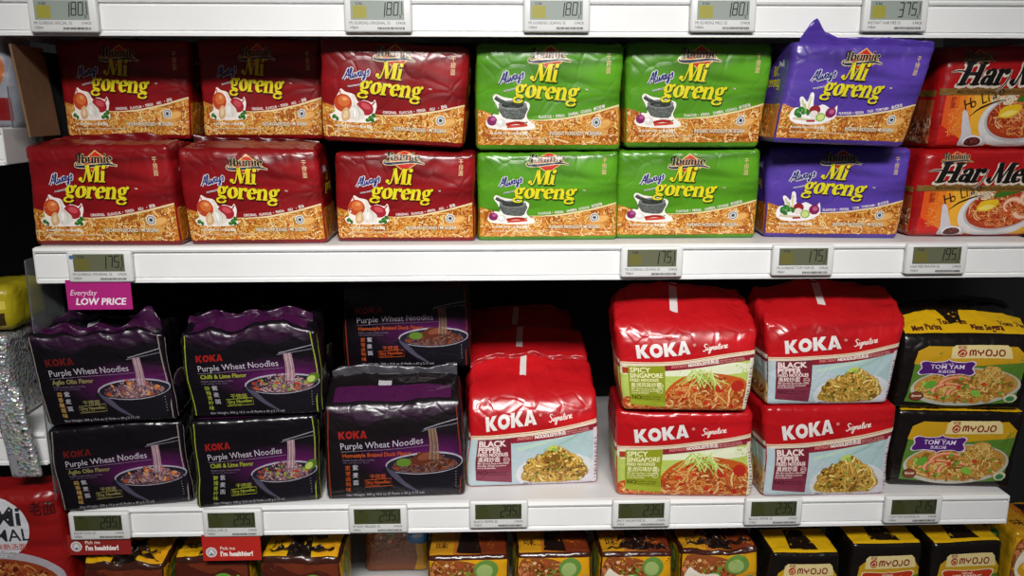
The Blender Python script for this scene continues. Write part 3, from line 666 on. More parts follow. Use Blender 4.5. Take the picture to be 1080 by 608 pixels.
    A.part('nutrition_strip', label='pale vertical strip of small print')
    A.poly([(W-8, 4), (W-1.5, 4), (W-1.5, zt(W)-9), (W-8, zt(W)-10)], '#d8cdd4' if kind != 'spicy' else '#dcd8c0', 13)
    for i in range(14): A.rect(W-6.5, 10+i*4.6, W-3, 11.2+i*4.6+(i % 3)*.8, '#8a6a78', 14)
    if kind == 'black': A.part('weight_text', base=10); A.text('205g x 5', 80, 4.4, 2.6, '#4a2a30', 14)
    for fc in ('left', 'right'):
        A.part('gusset_print', fc)
        A.rect(2, 3, D-2, 76, bg, 0); A.poly([(2, 3), (D-2, 3), (D-2, 30), (50, 46), (2, 40)], '#b85a2a' if kind == 'spicy' else '#b9a070', .5, 2)
        A.noodles(lambda x, z: 4 < x < D-4 and 4 < z < 36, (4, 4, D-4, 36), ['#cc7a34', '#e2b070', '#b85024'] if kind == 'spicy' else ['#cfa448', '#bd8c30'], '#8c3a16', 90, ln=18, w=2, layer=1, seed=4)
        for dz, w, c in ((79, 6, '#e4d9c4'), (80, 1, '#b3242a'), (73, 5, '#8c2030')): A.rect(1, dz-w/2, D-1, dz+w/2, c, 2+w*.1)
    A.part('paper_tab', 'top', base=9, label='white paper tape on the top seam'); A.poly([(78, 20), (88, 19), (92, 64), (82, 65)], '#cfc8c4', 1)
    return A
def purple(kind):
    W, H, D = 172, 128, 95; A = Art(W, H, D)
    edge, flv, txt, ch = {'aglio': ('#8f837c', '#857d4c', 'Aglio Olio Flavor', '蒜香橄榄味'), 'chilli': ('#8f9e2c', '#8f9632', 'Chilli & Lime Flavor', '酸辣青柠味'), 'home': ('#7a2c14', '#a8461c', 'Homestyle Braised Duck Flavor', '家常卤鸭味')}[kind]
    A.part('purple_glow', label='purple glow printed behind the bowl')
    c0, c1 = np.array(lin('#0f0a10')), np.array(lin('#64195e'))
    def rgbhex(c):
        r = [min(255, max(0, round(255*(12.92*x if x <= .0031308 else 1.055*x**(1/2.4)-.055)))) for x in c]
        return '#%02x%02x%02x' % tuple(r)
    for i in range(12):
        f = 1-i/12; A.poly([(min(W-3, max(30, 128+92*f*math.cos(t))), 56+34*f*math.sin(t)) for t in [2*math.pi*k/36 for k in range(36)]], rgbhex(c0+(c1-c0)*((i+1)/12)**1.3), i*.15)
    A.part('left_edge_line'); A.stroke([(5, 3), (4, 60), (6, 124)], 1.4, edge, 4, 3); A.part('right_edge_line'); A.stroke([(W-7, 3), (W-5, 60), (W-8, 124)], 1.4, edge, 4, 3)
    A.part('bowl_picture', base=2)
    A.T = lambda v: np.stack([np.minimum((v[:, 0]-126)*1.12+123, W-2), (v[:, 1]-50)*1.14+47], 1)
    A.poly([(84, 50), (92, 34), (108, 18), (118, 14), (150, 14), (160, 20), (166, 40), (168, 53)], '#15121a', 5, 3)
    A.ell(126, 52, 42, 13.4, '#a29eaa', 6, 2, 40); A.ell(126, 51.4, 40.5, 11.8, '#221d2a', 7, 2, 40); A.ell(126, 49.4, 35, 9, '#6a4a48', 7.5, 2)
    A.poly([(84, 50), (90, 38), (104, 24), (120, 16), (104, 30), (94, 44)], '#4a4658', 6.5, 2)
    q = lambda x, z: in_ell(126, 50, 36, 9.6)(x, z) or in_ell(128, 56, 22, 9)(x, z)
    nc = ['#a8868c', '#8a6670', '#b89a98', '#78525e'] if kind != 'home' else ['#6a4634', '#8a5a40', '#50301f']
    A.noodles(q, (88, 40, 164, 68), nc, '#3a2430', 130, ln=14, w=1.5, layer=8, dl=.02, seed=21)
    A.blobs(q, (92, 42, 160, 66), {'aglio': ['#b8703a', '#a04a2a', '#c88a50'], 'chilli': ['#a8301e', '#86923a', '#6a8a30', '#a84a2a'], 'home': ['#5a2a18', '#7a3a20', '#4a2010']}[kind], 24, 1.2, 3.4, 11, seed=6)
    if kind == 'chilli': A.ell(160, 58, 8, 6, '#4f6a1e', 13, 40); A.ell(158, 57, 5, 4, '#a9b860', 14, 40)
    if kind == 'home':
        A.ell(104, 54, 8, 5, '#5a7a2a', 13); A.ell(124, 58, 13, 7, '#5a2a1a', 13, 20); A.ell(126, 60, 8, 4, '#7a4430', 14, 20)
    for i in range(5): A.stroke([(131+i*2.1, 56), (132.5+i*1.9, 74), (131.6+i*1.8, 92)], 1.5, ['#9a7c84', '#b89aa0'][i % 2] if kind != 'home' else ['#8a705c', '#6f5546'][i % 2], 15+i*.1, 3)
    A.stroke([(126, 92), (164, 101)], 1.1, '#8a8690', 16, 1); A.stroke([(124, 90), (164, 96)], .9, '#6a6670', 16, 1)
    A.T = None
    A.part('brand_lettering', base=8, label='dark red block lettering'); A.koka(18, 85, 10, '#8e1a18' if kind != 'aglio' else '#5e1413', 8, rot=3, sx=.8)
    A.part('product_title', base=8, label='pale lettering of the product name'); A.text('Purple Wheat Noodles', 19, 71, 8.8, '#b4aeb8', 8, bold=.0, rot=3, sx=.86)
    A.stroke([(19, 68), (128, 73.4)], .5, '#8a7a94', 8, 1)
    A.part('flavour_text', base=8); A.text(txt, 21, 60, 6 if kind != 'home' else 5.4, flv, 8, bold=.03, rot=1.5, sx=.86)
    A.text('Instant purple wheat noodles', 21, 55.4, 2.4, '#6a5a70', 8); A.text('with special sauce blend', 21, 52, 2.4, '#5a4a60', 8)
    A.part('flavour_characters')
    for i, c in enumerate(ch): A.text(c, 27, 43-i*7.6, 4.8, flv if kind != 'aglio' else '#b08a50', 8, align='c')
    for i, c in enumerate('紫麦面'): A.text(c, 36.5, 43-i*10.4, 5.4, '#a6a2ac', 8, align='c')
    A.part('noodle_stamp')
    A.stroke([(48, 18), (82, 19.5), (82, 29.5), (48, 28)], .9, flv, 8, 1, closed=True); A.text('Dry Noodles', 49.6, 22, 4.4, flv, 8, bold=.03, rot=2, sx=.9); A.text('干捞面', 65, 30, 5, flv, 8, align='c'); A.text('gluten free style', 50, 19.4, 1.8, flv, 8, rot=2)
    A.part('front_sheen', label='purple sheen of crumpled film painted across the top of the front')  # flat purple tones paint the sheen of the crumpled film
    A.poly([(4, 127), (4, 116), (26, 110), (52, 101), (74, 112), (92, 113), (120, 106), (146, 114), (W-5, 111), (W-5, 127)], '#1c0b1b', 1); A.poly([(10, 127), (12, 120), (40, 113), (60, 108), (80, 117), (120, 112), (W-14, 118), (W-12, 127)], '#2b0e29', 2)
    A.part('weight_text'); A.text('Net Weight: 300 g 10.6 oz (5 Packs x 60 g 2.12 oz)', 24, 5.4, 3.4, '#a09aa2', 8, rot=.5, sx=.95)
    A.part('dot_row', base=10)
    for i in range(6): A.ell(160, 36-i*4, .8, .6, '#8a8690', 9, 0, 6)
    for fc in ('left', 'right'):
        A.part('gusset_print', fc)
        A.ell(34, 52, 28, 10, '#8a8690', 1); A.ell(34, 51.4, 26, 8.6, '#3a2634', 2); A.poly([(7, 50), (18, 22), (50, 22), (61, 50)], '#1c1820', 1.5, 2)
        if kind == 'chilli': A.ell(22, 58, 9, 8, '#7d9438', 3, 20)
        A.stroke([(3, 4), (3, 120)], 1.4, edge, 2, 1)
    A.part('purple_top', 'top', base=5, label='purple printed strip across the top'); A.poly([(12, 6), (W-14, 6), (W-14, 34), (12, 36)], '#42133c', 0)
    A.part('paper_tab', 'top', base=9); A.rect(64, 36, 80, 46, '#a9a4ac', 1)
    return A
def myojo(kind='tomyam'):
    W, H, D = (176, 120, 95) if kind == 'tomyam' else (122, 130, 95); A = Art(W, H, D); k = W/176
    A.part('food_picture')
    A.poly([(14*k, 12), (20*k, 84), (30*k, 96), (W-20*k, 96), (W-8*k, 84), (W-14*k, 12), (W/2, 8)], '#53782a', 1)
    A.poly([(18*k, 76), (22*k, 96), (36*k, 104), (W-22*k, 104), (W-8*k, 90), (W-10*k, 80), (W*.6, 74), (W*.3, 70)], '#bf9218', 2)
    A.ell(92*k, 38, 74*k, 32, '#b5b4a6', 3, 3, 40); A.ell(92*k, 40, 70*k, 28, '#b5843c', 3.5, 3, 36)
    q = in_ell(90*k, 36, 68*k, 27)
    A.noodles(q, (20*k, 10, 160*k, 66), ['#d0a850', '#c2903a', '#dcbc70', '#b87c34'], '#8a5a22', 130, ln=34, w=2.4, layer=4, dl=.02, curl=.35, seed=31)
    A.noodles(in_ell(122*k, 54, 20*k, 20), (100*k, 30, 144*k, 76), ['#d0a850', '#dcbc70', '#c2903a'], '#9a6a2a', 90, ln=20, w=1.6, layer=9, ang=1.4, curl=.15, seed=32)
    for i, (a, b, r, c) in enumerate(((80, 40, 24, 35), (70, 30, 22, 30), (92, 26, 22, 25))):
        A.stroke([((a+r*math.cos(math.radians(200-t*22)))*k, b+r*.6*math.sin(math.radians(200-t*22)), 9-t*.8) for t in range(8)], 1, '#c2603c', 12+i*.4, 2); A.stroke([((a+r*math.cos(math.radians(200-t*22)))*k, b+1+r*.6*math.sin(math.radians(200-t*22)), 4.5-t*.4) for t in range(8)], 1, '#e2a07c', 12.2+i*.4, 2)
    A.blobs(q, (24*k, 12, 156*k, 60), ['#6a9a2e', '#8ab84a', '#b8401c', '#4f7a24'], 34, 1.6, 4, 14, seed=7)
    A.ell(44*k, 42, 9*k, 6, '#5f9a34', 15, 40); A.ell(108*k, 28, 8*k, 5, '#7db040', 15, -30)
    A.part('special_badge'); A.ell(28*k, 22, 10*k, 8, '#4a1c14', 17); A.ell(28*k, 22, 8.6*k, 6.8, '#7a3a26', 18); A.text('Special', 28*k, 21, 3.4, '#e8d8b8', 19, align='c', bold=.03, shear=.2); A.part('round_badge'); A.ell(156*k, 20, 9*k, 7, '#c9c4a0', 17); A.ell(156*k, 19, 6*k, 4.6, '#3a7a4a', 18)
    A.part('brand_tab', label='cream tab with dark red lettering')
    x0, x1, zb = (66, 146, 86) if kind == 'tomyam' else (24, 108, 92)
    A.poly([(x0, zb), (x0+1, zb+16), (x0+6, zb+20), (x1-6, zb+20), (x1-1, zb+15), (x1+2, zb)], '#d9c58a', 16)
    A.ell(x0+14, zb+8, 6, 6, '#a01f26', 17); A.stroke([(x0+9.5, zb+5), (x0+14, zb+11), (x0+18, zb+9)], 1.4, '#d9c58a', 18, 2); A.stroke([(x0+12, zb+4), (x0+17, zb+5.5), (x0+16, zb+11)], 1.2, '#d9c58a', 18, 2)
    A.text('明星', x0+14, zb+14.6, 4, '#8a1c22', 17, align='c')
    x = x0+24; u = (x1-x0-28)/5.2; h = 8.5
    L = lambda P: [(x+a*u, zb+4+b*h) for a, b in P]
    for pts, cl in (([(0, 0), (0, .8), (.2, 1), (.35, .75), (.35, .1)], 0), ([(.35, .75), (.55, 1), (.7, .8), (.7, 0)], 0), ([(1.0, 1), (1.05, .6), (1.35, .5), (1.65, .6), (1.7, 1)], 0), ([(1.35, .5), (1.35, 0)], 0),
                    ([(2.05, .5), (2.2, .95), (2.45, 1), (2.7, .9), (2.8, .5), (2.65, .08), (2.4, 0), (2.15, .1)], 1), ([(3.5, 1), (3.5, .3), (3.35, .02), (3.1, .05), (3.0, .25)], 0), ([(3.85, .5), (4.0, .95), (4.25, 1), (4.5, .9), (4.6, .5), (4.45, .08), (4.2, 0), (3.95, .1)], 1)):
        A.stroke(L(pts), 2.1, '#7a1a1e', 18, 3, closed=bool(cl))
    if kind == 'tomyam':
        A.part('flavour_plaque', label='purple ornate flavour plaque')
        P = [(28, 58), (24, 62), (28, 70), (26, 78), (32, 82), (44, 80), (60, 82), (64, 85), (68, 82), (84, 80), (94, 82), (100, 78), (97, 70), (101, 62), (95, 57), (84, 60), (66, 58), (62, 55), (58, 58), (42, 60)]
        A.poly(P, '#d8c8e0', 19, 3); c = (63, 70); A.poly([(c[0]+(a-c[0])*.955, c[1]+(b-c[1])*.9) for a, b in P], '#4c1e6c', 20, 3)
        A.text('TOM YAM', 63, 69, 6.8, '#e2d4ea', 21, align='c', bold=.01); A.text('FLAVOUR', 63, 76, 2.4, '#c8b4d8', 21, align='c'); A.text('东炎口味', 63, 62.4, 4, '#e2d4ea', 21, align='c')
    else:
        A.part('flavour_plaque', label='red flavour plaque')
        P = [(20, 66), (22, 74), (18, 84), (28, 88), (60, 86), (64, 90), (68, 86), (100, 88), (108, 84), (104, 74), (107, 66), (96, 62), (60, 60), (30, 62)]
        A.poly(P, '#e0c8a0', 19, 3); A.poly([(63+(a-63)*.95, 75+(b-75)*.88) for a, b in P], '#b53418', 20, 3); A.text('MEE GORENG', 63, 72, 7, '#efdcc0', 21, align='c', sx=.8, bold=.02); A.text('ORIGINAL', 63, 80, 3, '#efdcc0', 21, align='c')
    A.part('yellow_top', 'top', base=5, label='yellow band on the pack top')
    if kind == 'tomyam':
        A.poly([(4, 2), (W-4, 2), (W-4, 40), (4, 40)], '#d6a812', 0)
        for i, t in enumerate(('Mee Perisa', 'Tom Yam', 'Mee Segera', 'Tom Yam')): A.text(t, 16+i*40, 6+8*(i % 2), 8, '#4a1c18', 1, bold=.05, sx=.8)
        A.poly([(60, 40), (90, 40), (86, 16), (70, 14)], '#1a1210', 2)
    else:
        A.rect(4, 2, W-4, D-30, '#d6a812', 0); A.poly([(36, 10), (86, 8), (78, 62), (46, 62)], '#1c110d', 1)
    return A
def bottom_pack(kind):
    W, H, D = 120, 130, 95; A = Art(W, H, D)
    A.part('food_picture')
    if kind in ('egg', 'laksa'):
        A.rect(2, 4, W-2, 122, '#d69a14', 0); A.poly([(2, 4), (4, 110), (30, 122), (70, 116), (88, 90), (92, 4)], '#8a4a22', 1, 3)
        q = lambda x, z: 5 < x < 86-max(0, z-90)*.4 and 6 < z < 116
        A.noodles(q, (4, 50, 88, 118), ['#b87838', '#a86028', '#c89050', '#8a4a24'], '#5a2c14', 150, ln=16, w=1.8, layer=2, dl=.02, seed=41)
        A.blobs(q, (6, 60, 84, 116), ['#a8432a', '#c87850', '#d8b080', '#6a8a2c', '#b86844'], 46, 1.5, 5, 8, seed=42)
        A.ell(86, 106, 18, 16, '#62883a', 12, 10); A.ell(84, 104, 12, 11, '#98ae66', 13, 10); A.ell(50, 88, 12, 7, '#5d8a2c', 12, 20)
        if kind == 'egg': A.poly([(10, 66), (6, 84), (14, 104), (24, 98), (36, 92), (56, 92), (62, 78), (48, 62), (26, 58)], '#e2d9c6', 14, 4); A.ell(24, 78, 14, 12, '#d59a1c', 15); A.ell(21, 82, 6, 5, '#e8bc50', 16)
        A.poly([(80, 66), (84, 88), (100, 92), (116, 90), (116, 62)], '#c98a1c' if kind == 'egg' else '#2f6aa8', 16, 3); A.poly([(86, 70), (90, 84), (104, 88), (114, 84), (112, 66)], '#3a7a5a' if kind == 'egg' else '#4b8ac4', 17, 3); A.text('NEW', 101, 75, 6, '#e8e2c8', 18, align='c', bold=.03)
        A.part('orange_top', 'top', base=5, label='orange and yellow band on the pack top'); A.rect(3, 3, W-3, D-10, '#a8601a', 0); A.rect(3, 3, 40, D-10, '#b88218', 1); A.poly([(44, 6), (80, 4), (72, 84), (50, 84)], '#1a0f0c', 2); A.rect(78, 3, W-3, D-10, '#6a2a12', 1); A.text('味', 22, 20, 14, '#3a1c10', 3, align='c')
    else:
        A.rect(2, 4, W-2, 120, '#6a2c18', 0); A.poly([(2, 60), (4, 112), (20, 120), (60, 104), (90, 112), (118, 90), (118, 60)], '#4a1c12', 1, 3)
        q = lambda x, z: 10 < x < 110 and 10 < z < 100
        A.noodles(q, (10, 40, 110, 100), ['#b87838', '#c89050', '#8a4a24'], '#4a2010', 120, ln=16, w=1.8, layer=2, dl=.02, seed=43)
        A.blobs(q, (10, 40, 110, 100), ['#6a9a2e', '#a8432a', '#d0a060'], 40, 2, 5, 8, seed=44); A.ell(80, 96, 14, 9, '#5f9a34', 12)
        A.part('yellow_top', 'top', base=5, label='yellow pack top with a black band'); A.rect(2, 2, W-2, D-4, '#d2a012', 0); A.poly([(40, 2), (78, 2), (72, D-30), (48, D-30)], '#17100e', 1); A.text('拉', 22, 24, 15, '#4a2410', 2, align='c'); A.poly([(84, 4), (W-4, 4), (W-4, 50), (90, 30)], '#dc9a18', 1)
    for fc in ('left', 'right'):
        A.part('gusset_print', fc); A.rect(3, 4, D-3, 120, '#b58a14', 0); A.ell(40, 92, 16, 24, '#2f6a3a', 1); A.ell(40, 92, 11, 18, '#8aa84a', 2); A.rect(60, 20, 84, 80, '#c9b070', 1)
    return A
# ------------------------------------------------------------------ shelving
ZM, ZL, ZT, ZB = -.1752, -.5378, .1290, -.742
white = plain('#e9e9e8', .38, .04, scale=8); white2 = plain('#dad9d8', .45, .05, scale=8); dark = plain('#141315', .8, .2)
def shelf(x0, x1, zt, depth, label, name='display_shelf', lip=.0455):
    root = tag(empty(name, ((x0+x1)/2, 0, zt)), label, 'shelf'); h = (x1-x0)/2
    bm = bmesh.new(); add_box(bm, -h, h, .004, depth, -.022, 0, .0015)
    bm_obj('shelf_board', bm, white2, root)
    bm = bmesh.new()
    prof = [(.004, .0), (-.001, .0), (-.0045, -.0015), (-.0055, -.004), (-.0045, -.0065), (-.001, -.0075), (-.001, -.010), (-.003, -.0105), (-.0035, -lip+.007), (-.0015, -lip+.006), (-.0015, -lip+.0045), (-.0055, -lip+.0035), (-.0055, -lip), (.004, -lip), (.004, -.022)]
    add_profile(bm, prof, -h, h)
    r = bm_obj('price_rail', bm, white, root)
    for s in (-1, 1):
        bm = bmesh.new(); add_box(bm, -h-.002 if s < 0 else h, -h if s < 0 else h+.002, -.004, .3, -.045, -.001, .0008)
        bm_obj('end_bracket', bm, white2, root)
    return root
shelf(-.60, .737, ZT, .42, 'white metal shelf at the top of the photo with five price labels on its rail')
shelf(-.5755, .737, ZM, .42, 'white metal shelf carrying the two-high stacks of red, green and purple packs', lip=.0462)
shelf(-.5525, .737, ZL, .42, 'white metal shelf carrying the black purple-wheat packs and the red and white packs', lip=.0425)
shelf(-.56, .737, ZB, .42, 'lowest white metal shelf under the yellow and brown packs')
zA = at(5, 135, 0)[2]; zB = at(5, 456, 0)[2]
shelf(-1.0, -.597, zA, .42, 'white shelf of the neighbouring bay at the upper left photo edge')
shelf(-1.0, -.5925, zB, .42, 'white shelf of the neighbouring bay at the lower left photo edge')
bm = bmesh.new(); add_box(bm, -1.1, 1.1, .44, .46, -1.2, .7); tag(bm_obj('wall_back', bm, dark), kind='structure')  # near-black colour paints the deep shade inside the shelves onto the back panel
bm = bmesh.new(); add_box(bm, -4, 4, -4, .44, -1.32, -1.3); tag(bm_obj('floor', bm, plain('#8d8a86', .4, .1, scale=3)), kind='structure')
bm = bmesh.new(); add_box(bm, -.590, -.580, .06, .435, -1.2, .07, .001)
tag(bm_obj('shelf_upright', bm, plain('#2a292c', .6, .1)), 'dark steel upright between the two shelf bays at the left', 'upright')
bm = bmesh.new(); add_box(bm, -.0015, .0015, 0, .085, 0, .112)
o = tag(bm_obj('cardboard_divider', bm, plain('#74573c', .85, .14, scale=60, bump=.2)), 'brown cardboard panel standing left of the upper red packs under the top shelf', 'cardboard'); o.location = (-.567, .004, ZM+.138); o.rotation_euler = (0, math.radians(-5), math.radians(4))
bm = bmesh.new()
acr = plain('#e6ecee', .08, .0, alpha_trans=.92)
add_box(bm, -.001, .001, 0, .16, 0, .33, .0006)
o = tag(bm_obj('acrylic_divider', bm, acr), 'clear acrylic divider at the left shelf end beside the silver packs', 'divider'); o.location = (-.5845, -.012, -.52)
bm = bmesh.new(); add_box(bm, -.001, .001, 0, .10, 0, .05, .0006)
o = tag(bm_obj('acrylic_divider', bm, acr), 'small clear acrylic lip beside the brown cardboard panel', 'divider'); o.location = (-.580, -.008, zA+.0)
# ------------------------------------------------------------------ electronic price labels and hanging tags
SEG = {'0': 'abcdef', '1': 'bc', '2': 'abged', '3': 'abgcd', '4': 'fgbc', '5': 'afgcd', '6': 'afgedc', '7': 'abc', '8': 'abcdefg', '9': 'abcfgd'}
def seg7(A, ch, x, z, w, h, col, layer):
    t = w*.25
    P = {'a': ((0, h), (w, h)), 'b': ((w, h), (w, h/2)), 'c': ((w, h/2), (w, 0)), 'd': ((0, 0), (w, 0)), 'e': ((0, 0), (0, h/2)), 'f': ((0, h/2), (0, h)), 'g': ((0, h/2), (w, h/2))}
    for sgm in SEG[ch]:
        (a, b), (c, d) = P[sgm]; A.stroke([(x+a+.1*b, z+b), (x+c+.1*d, z+d)], t, col, layer, 1)
def flat_parts(A, root, yoff, xc, zc, rough=.45):
    for (pn, face), els in A.parts.items():
        V = []; F = []; mi = []; mats = []; n0 = 0; lab = None
        for e in els:
            if isinstance(e[0], str): lab = e[1]; continue
            v, f, col, lay = e; m = plain(col, rough, 0.03)
            if m not in mats: mats.append(m)
            V += [(a*.001-xc, yoff-.00012-lay*.00004, c*.001-zc) for a, c in v]; F += [tuple(i+n0 for i in q) for q in f]; mi += [mats.index(m)]*len(f); n0 += len(v)
        o = mesh(pn, V, F, mats, root, mi, smooth=False)
        if lab: o['label'] = lab
def price_label(px, py, price, desc, lcd, label, blue=False, ink='#0d0f0c', patch='#8c8a2c'):
    x, _, z = at(px, py, -.008)
    root = tag(empty('price_label', (x, -.006, z)), label, 'price label', 'electronic price labels on the shelf rails')
    w, h = .0405, .0205
    bm = bmesh.new(); add_box(bm, -w, w, -.007, .002, -h, h, .003, 3); bm_obj('case', bm, plain('#dcdcda', .4, .03), root, True)
    A = Art(81, 41, 20, 40)
    A.part('screen', label='grey green display'); A.rect(8, 14.5, 72, 37, lcd, 0)
    A.part('screen_print'); A.rect(10.5, 16.5, 27, 31, patch, 1); A.text('0.36/100g'[:5], 14, 32, 3, ink, 1)
    A.part('price_digits', label='dark seven segment price digits')
    x0 = 43
    for i, ch in enumerate(price): seg7(A, ch, x0+i*8, 20 if i else 18, 5.2, 14.5 if i else 16.5, ink, 2)
    A.text('S', 66, 16.5, 4, ink, 2); A.rect(69, 20, 70, 35, ink, 2)
    A.part('printed_text'); A.text(desc, 6, 9.4, 3.4, '#4a4a4c', 1, bold=.0, sx=.86); A.text('1x5pcs', 6, 4.6, 3.2, '#5a5a5c', 1, sx=.8)
    R = random.Random(desc)
    for i in range(22): A.rect(40+i*1.5, 3.4, 40.7+i*1.5+R.random()*.5, 6.2, '#3c3c3e', 1)
    A.text('5 PACK', 62, 9.4, 3, '#5a5a5c', 1, sx=.8)
    if blue: A.part('blue_dot', label='blue round sticker'); A.ell(6, 33, 2.6, 2.6, '#3d6a9a', 2)
    flat_parts(A, root, -.007, .0405, .0205)
    return root
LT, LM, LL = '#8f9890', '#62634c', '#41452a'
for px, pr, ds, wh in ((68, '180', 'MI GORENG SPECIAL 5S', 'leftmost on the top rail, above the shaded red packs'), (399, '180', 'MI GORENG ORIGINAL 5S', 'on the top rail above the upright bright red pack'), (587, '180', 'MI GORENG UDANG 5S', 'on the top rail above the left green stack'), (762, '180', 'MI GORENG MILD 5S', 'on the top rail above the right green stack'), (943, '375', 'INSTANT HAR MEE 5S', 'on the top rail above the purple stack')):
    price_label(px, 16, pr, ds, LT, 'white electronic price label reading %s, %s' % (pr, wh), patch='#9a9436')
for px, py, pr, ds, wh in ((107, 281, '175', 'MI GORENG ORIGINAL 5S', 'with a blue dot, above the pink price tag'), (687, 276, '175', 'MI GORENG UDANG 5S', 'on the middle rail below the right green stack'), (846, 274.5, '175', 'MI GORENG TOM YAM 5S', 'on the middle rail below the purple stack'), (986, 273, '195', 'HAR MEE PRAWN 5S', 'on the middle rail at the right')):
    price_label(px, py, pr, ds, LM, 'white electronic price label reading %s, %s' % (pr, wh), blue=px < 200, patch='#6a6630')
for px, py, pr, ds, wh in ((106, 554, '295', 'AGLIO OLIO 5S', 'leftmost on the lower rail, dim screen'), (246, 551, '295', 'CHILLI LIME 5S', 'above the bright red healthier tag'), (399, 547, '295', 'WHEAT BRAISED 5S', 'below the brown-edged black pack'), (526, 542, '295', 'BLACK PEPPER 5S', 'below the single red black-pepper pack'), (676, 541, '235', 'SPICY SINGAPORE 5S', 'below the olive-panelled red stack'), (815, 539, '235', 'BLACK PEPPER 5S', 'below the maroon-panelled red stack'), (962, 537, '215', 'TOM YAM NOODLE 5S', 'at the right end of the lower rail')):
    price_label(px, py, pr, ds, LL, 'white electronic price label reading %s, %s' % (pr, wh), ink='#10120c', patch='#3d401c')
def hang_tag(px, py, w, h, col, label, build, name='promotion_tag', Y=-.0095, dim=False):
    x, _, z = at(px, py, Y); root = tag(empty(name, (x, Y, z)), label, 'price tag')
    bm = bmesh.new(); add_box(bm, -w/2000, w/2000, -.0005, .0005, -h/2000, h/2000+.006); bm_obj('card', bm, plain(col, .4, .05), root)
    A = Art(w, h, 10, 40); build(A); flat_parts(A, root, -.0005, w/2000, h/2000)
def pink(A):
    A.part('lettering', label='white lettering reading Everyday LOW PRICE'); A.text('Everyday', 4, 19, 7, '#f0dbe6', 1, bold=.0, shear=.25, sx=.92); A.text('LOW PRICE', 10, 6.5, 8.6, '#f5e6ee', 1, bold=.03, shear=.2, sx=.98)
hang_tag(105, 313.5, 82, 33, '#b02479', 'pink tag reading Everyday LOW PRICE hanging from the middle shelf', pink)
def healthy(A):
    A.part('round_badge'); A.ell(12, 13, 7.6, 7.6, '#ece2de', 1); A.ell(12, 13, 6.6, 6.6, '#b8b0b4', 2); A.poly([(8, 10), (12, 18), (16, 10)], '#e8e4e4', 3); A.poly([(9, 9), (15, 9), (12, 13)], '#5a6a7a', 4)
    A.part('lettering', label='white lettering'); A.text('Pick me', 24, 16.5, 5, '#f0d8cc', 1, sx=.9); A.text("I'm healthier!", 24, 7, 6.8, '#f5e8e2', 1, bold=.05, sx=.86)
hang_tag(244.5, 580, 80, 33, '#b8271f', "bright red tag reading Pick me I'm healthier! under the second lower label", healthy)
hang_tag(105, 577, 86, 24, '#8e2320', 'dull red healthier tag under the leftmost lower label, beside the red bag', healthy, Y=-.0075)
# ------------------------------------------------------------------ noodle packs, middle shelf
RED, GRN, PUR = film('#7e0c12', .28, .5), film('#4f8c1a', .28, .42), film('#523a98', .28, .4)
aR, aG, aP = goreng('red'), goreng('green'), goreng('purple')
aRc, aGc, aPc = goreng('red', 8.0), goreng('green', 8.0), goreng('purple', 2)
aRu, aGu = goreng('red', 4.0), goreng('green', 3.5)
GR = 'fried noodle multipacks on the middle shelf'
def xs(pl, pr, py, Y): return (at(pl, py, Y)[0], Y), (at(pr, py, Y)[0], Y)
def span(pl, pr, py, Y0, Y1=None):
    Y1 = Y0 if Y1 is None else Y1
    return (at(pl, py, Y0)[0], Y0), (at(pr, py, Y1)[0], Y1)
gp = dict(cat='noodle pack', group=GR)
def G(art, body, label, pl, pr, py, Y0, z0, seed, Y1=None, H=122, **kw):
    d = dict(r=6.5, bf=4.5, wr=.8, wrt=1.8, bt=1.0, low=1.8); d.update(kw)
    a, b = span(pl, pr, py, Y0, Y1)
    return make_pack(art, label, GR, a, b, z0, body, seed, H=H, **d)
G(aR, RED, 'red noodle pack at the left end of the lower row on the middle shelf', 39, 191, 259, .0115, ZM, 1, .006, 127, wrt=2.6, gable=6, taper=-.03, skew=-.035, flap=dict(pts=[(.05, 2), (.3, 5), (.55, 8), (.75, 11), (.9, 3)], col='#6a0a10', yf=.55))
G(aR, RED, 'red noodle pack with raised crumpled top, second in the lower middle-shelf row', 201, 346, 258, .012, ZM, 2, .016, 122, wrt=2.8, gable=9, skew=-.07, flap=dict(pts=[(.03, 14), (.1, 9), (.3, 5), (.6, 6), (.97, 2)], col='#4a070c', yf=.6))
G(aRc, RED, 'red noodle pack directly under the bright upper red pack, beside the green stack', 356, 501, 256, .03, ZM, 3, .0265, 118)
G(aGc, GRN, 'green noodle pack at the bottom of the left green stack', 504, 651, 254, .032, ZM, 4, .034, 117)
G(aG, GRN, 'green noodle pack at the bottom of the right green stack', 649, 797, 253, .042, ZM, 5, .044, 120, wrt=1.8)
G(aPc, PUR, 'purple noodle pack at the bottom of the purple stack', 803, 948, 252, .050, ZM, 6, .032, 122, wrt=1.8, taper=.05, skew=.05)
zu = ZM
G(aR, RED, 'red noodle pack in deep shade at the left end of the upper row', 68, 203, 137, .095, zu+.131, 7, H=131, taper=.06, flap=dict(pts=[(.1, 3), (.5, 5), (.9, 3)], col='#6a0a10'))
G(aR, RED, 'red noodle pack in shade, second from left in the upper row', 214, 341, 135, .095, zu+.131, 8, H=131, flap=dict(pts=[(.1, 3), (.5, 4), (.9, 3)], col='#6a0a10'))
G(aRu, RED, 'bright red noodle pack in the upper row beside the green stack, tilted to the right', 339, 490, 152, .030, zu+.123, 9, H=127, roll=3.2, taper=.03, bf=6)
G(aGu, GRN, 'green noodle pack on top of the left green stack', 502, 655, 152, .030, zu+.1195, 10, H=134)
G(aGu, GRN, 'green noodle pack on top of the right green stack', 656, 803, 151, .034, zu+.1225, 11, H=132, taper=.07, skew=.04)
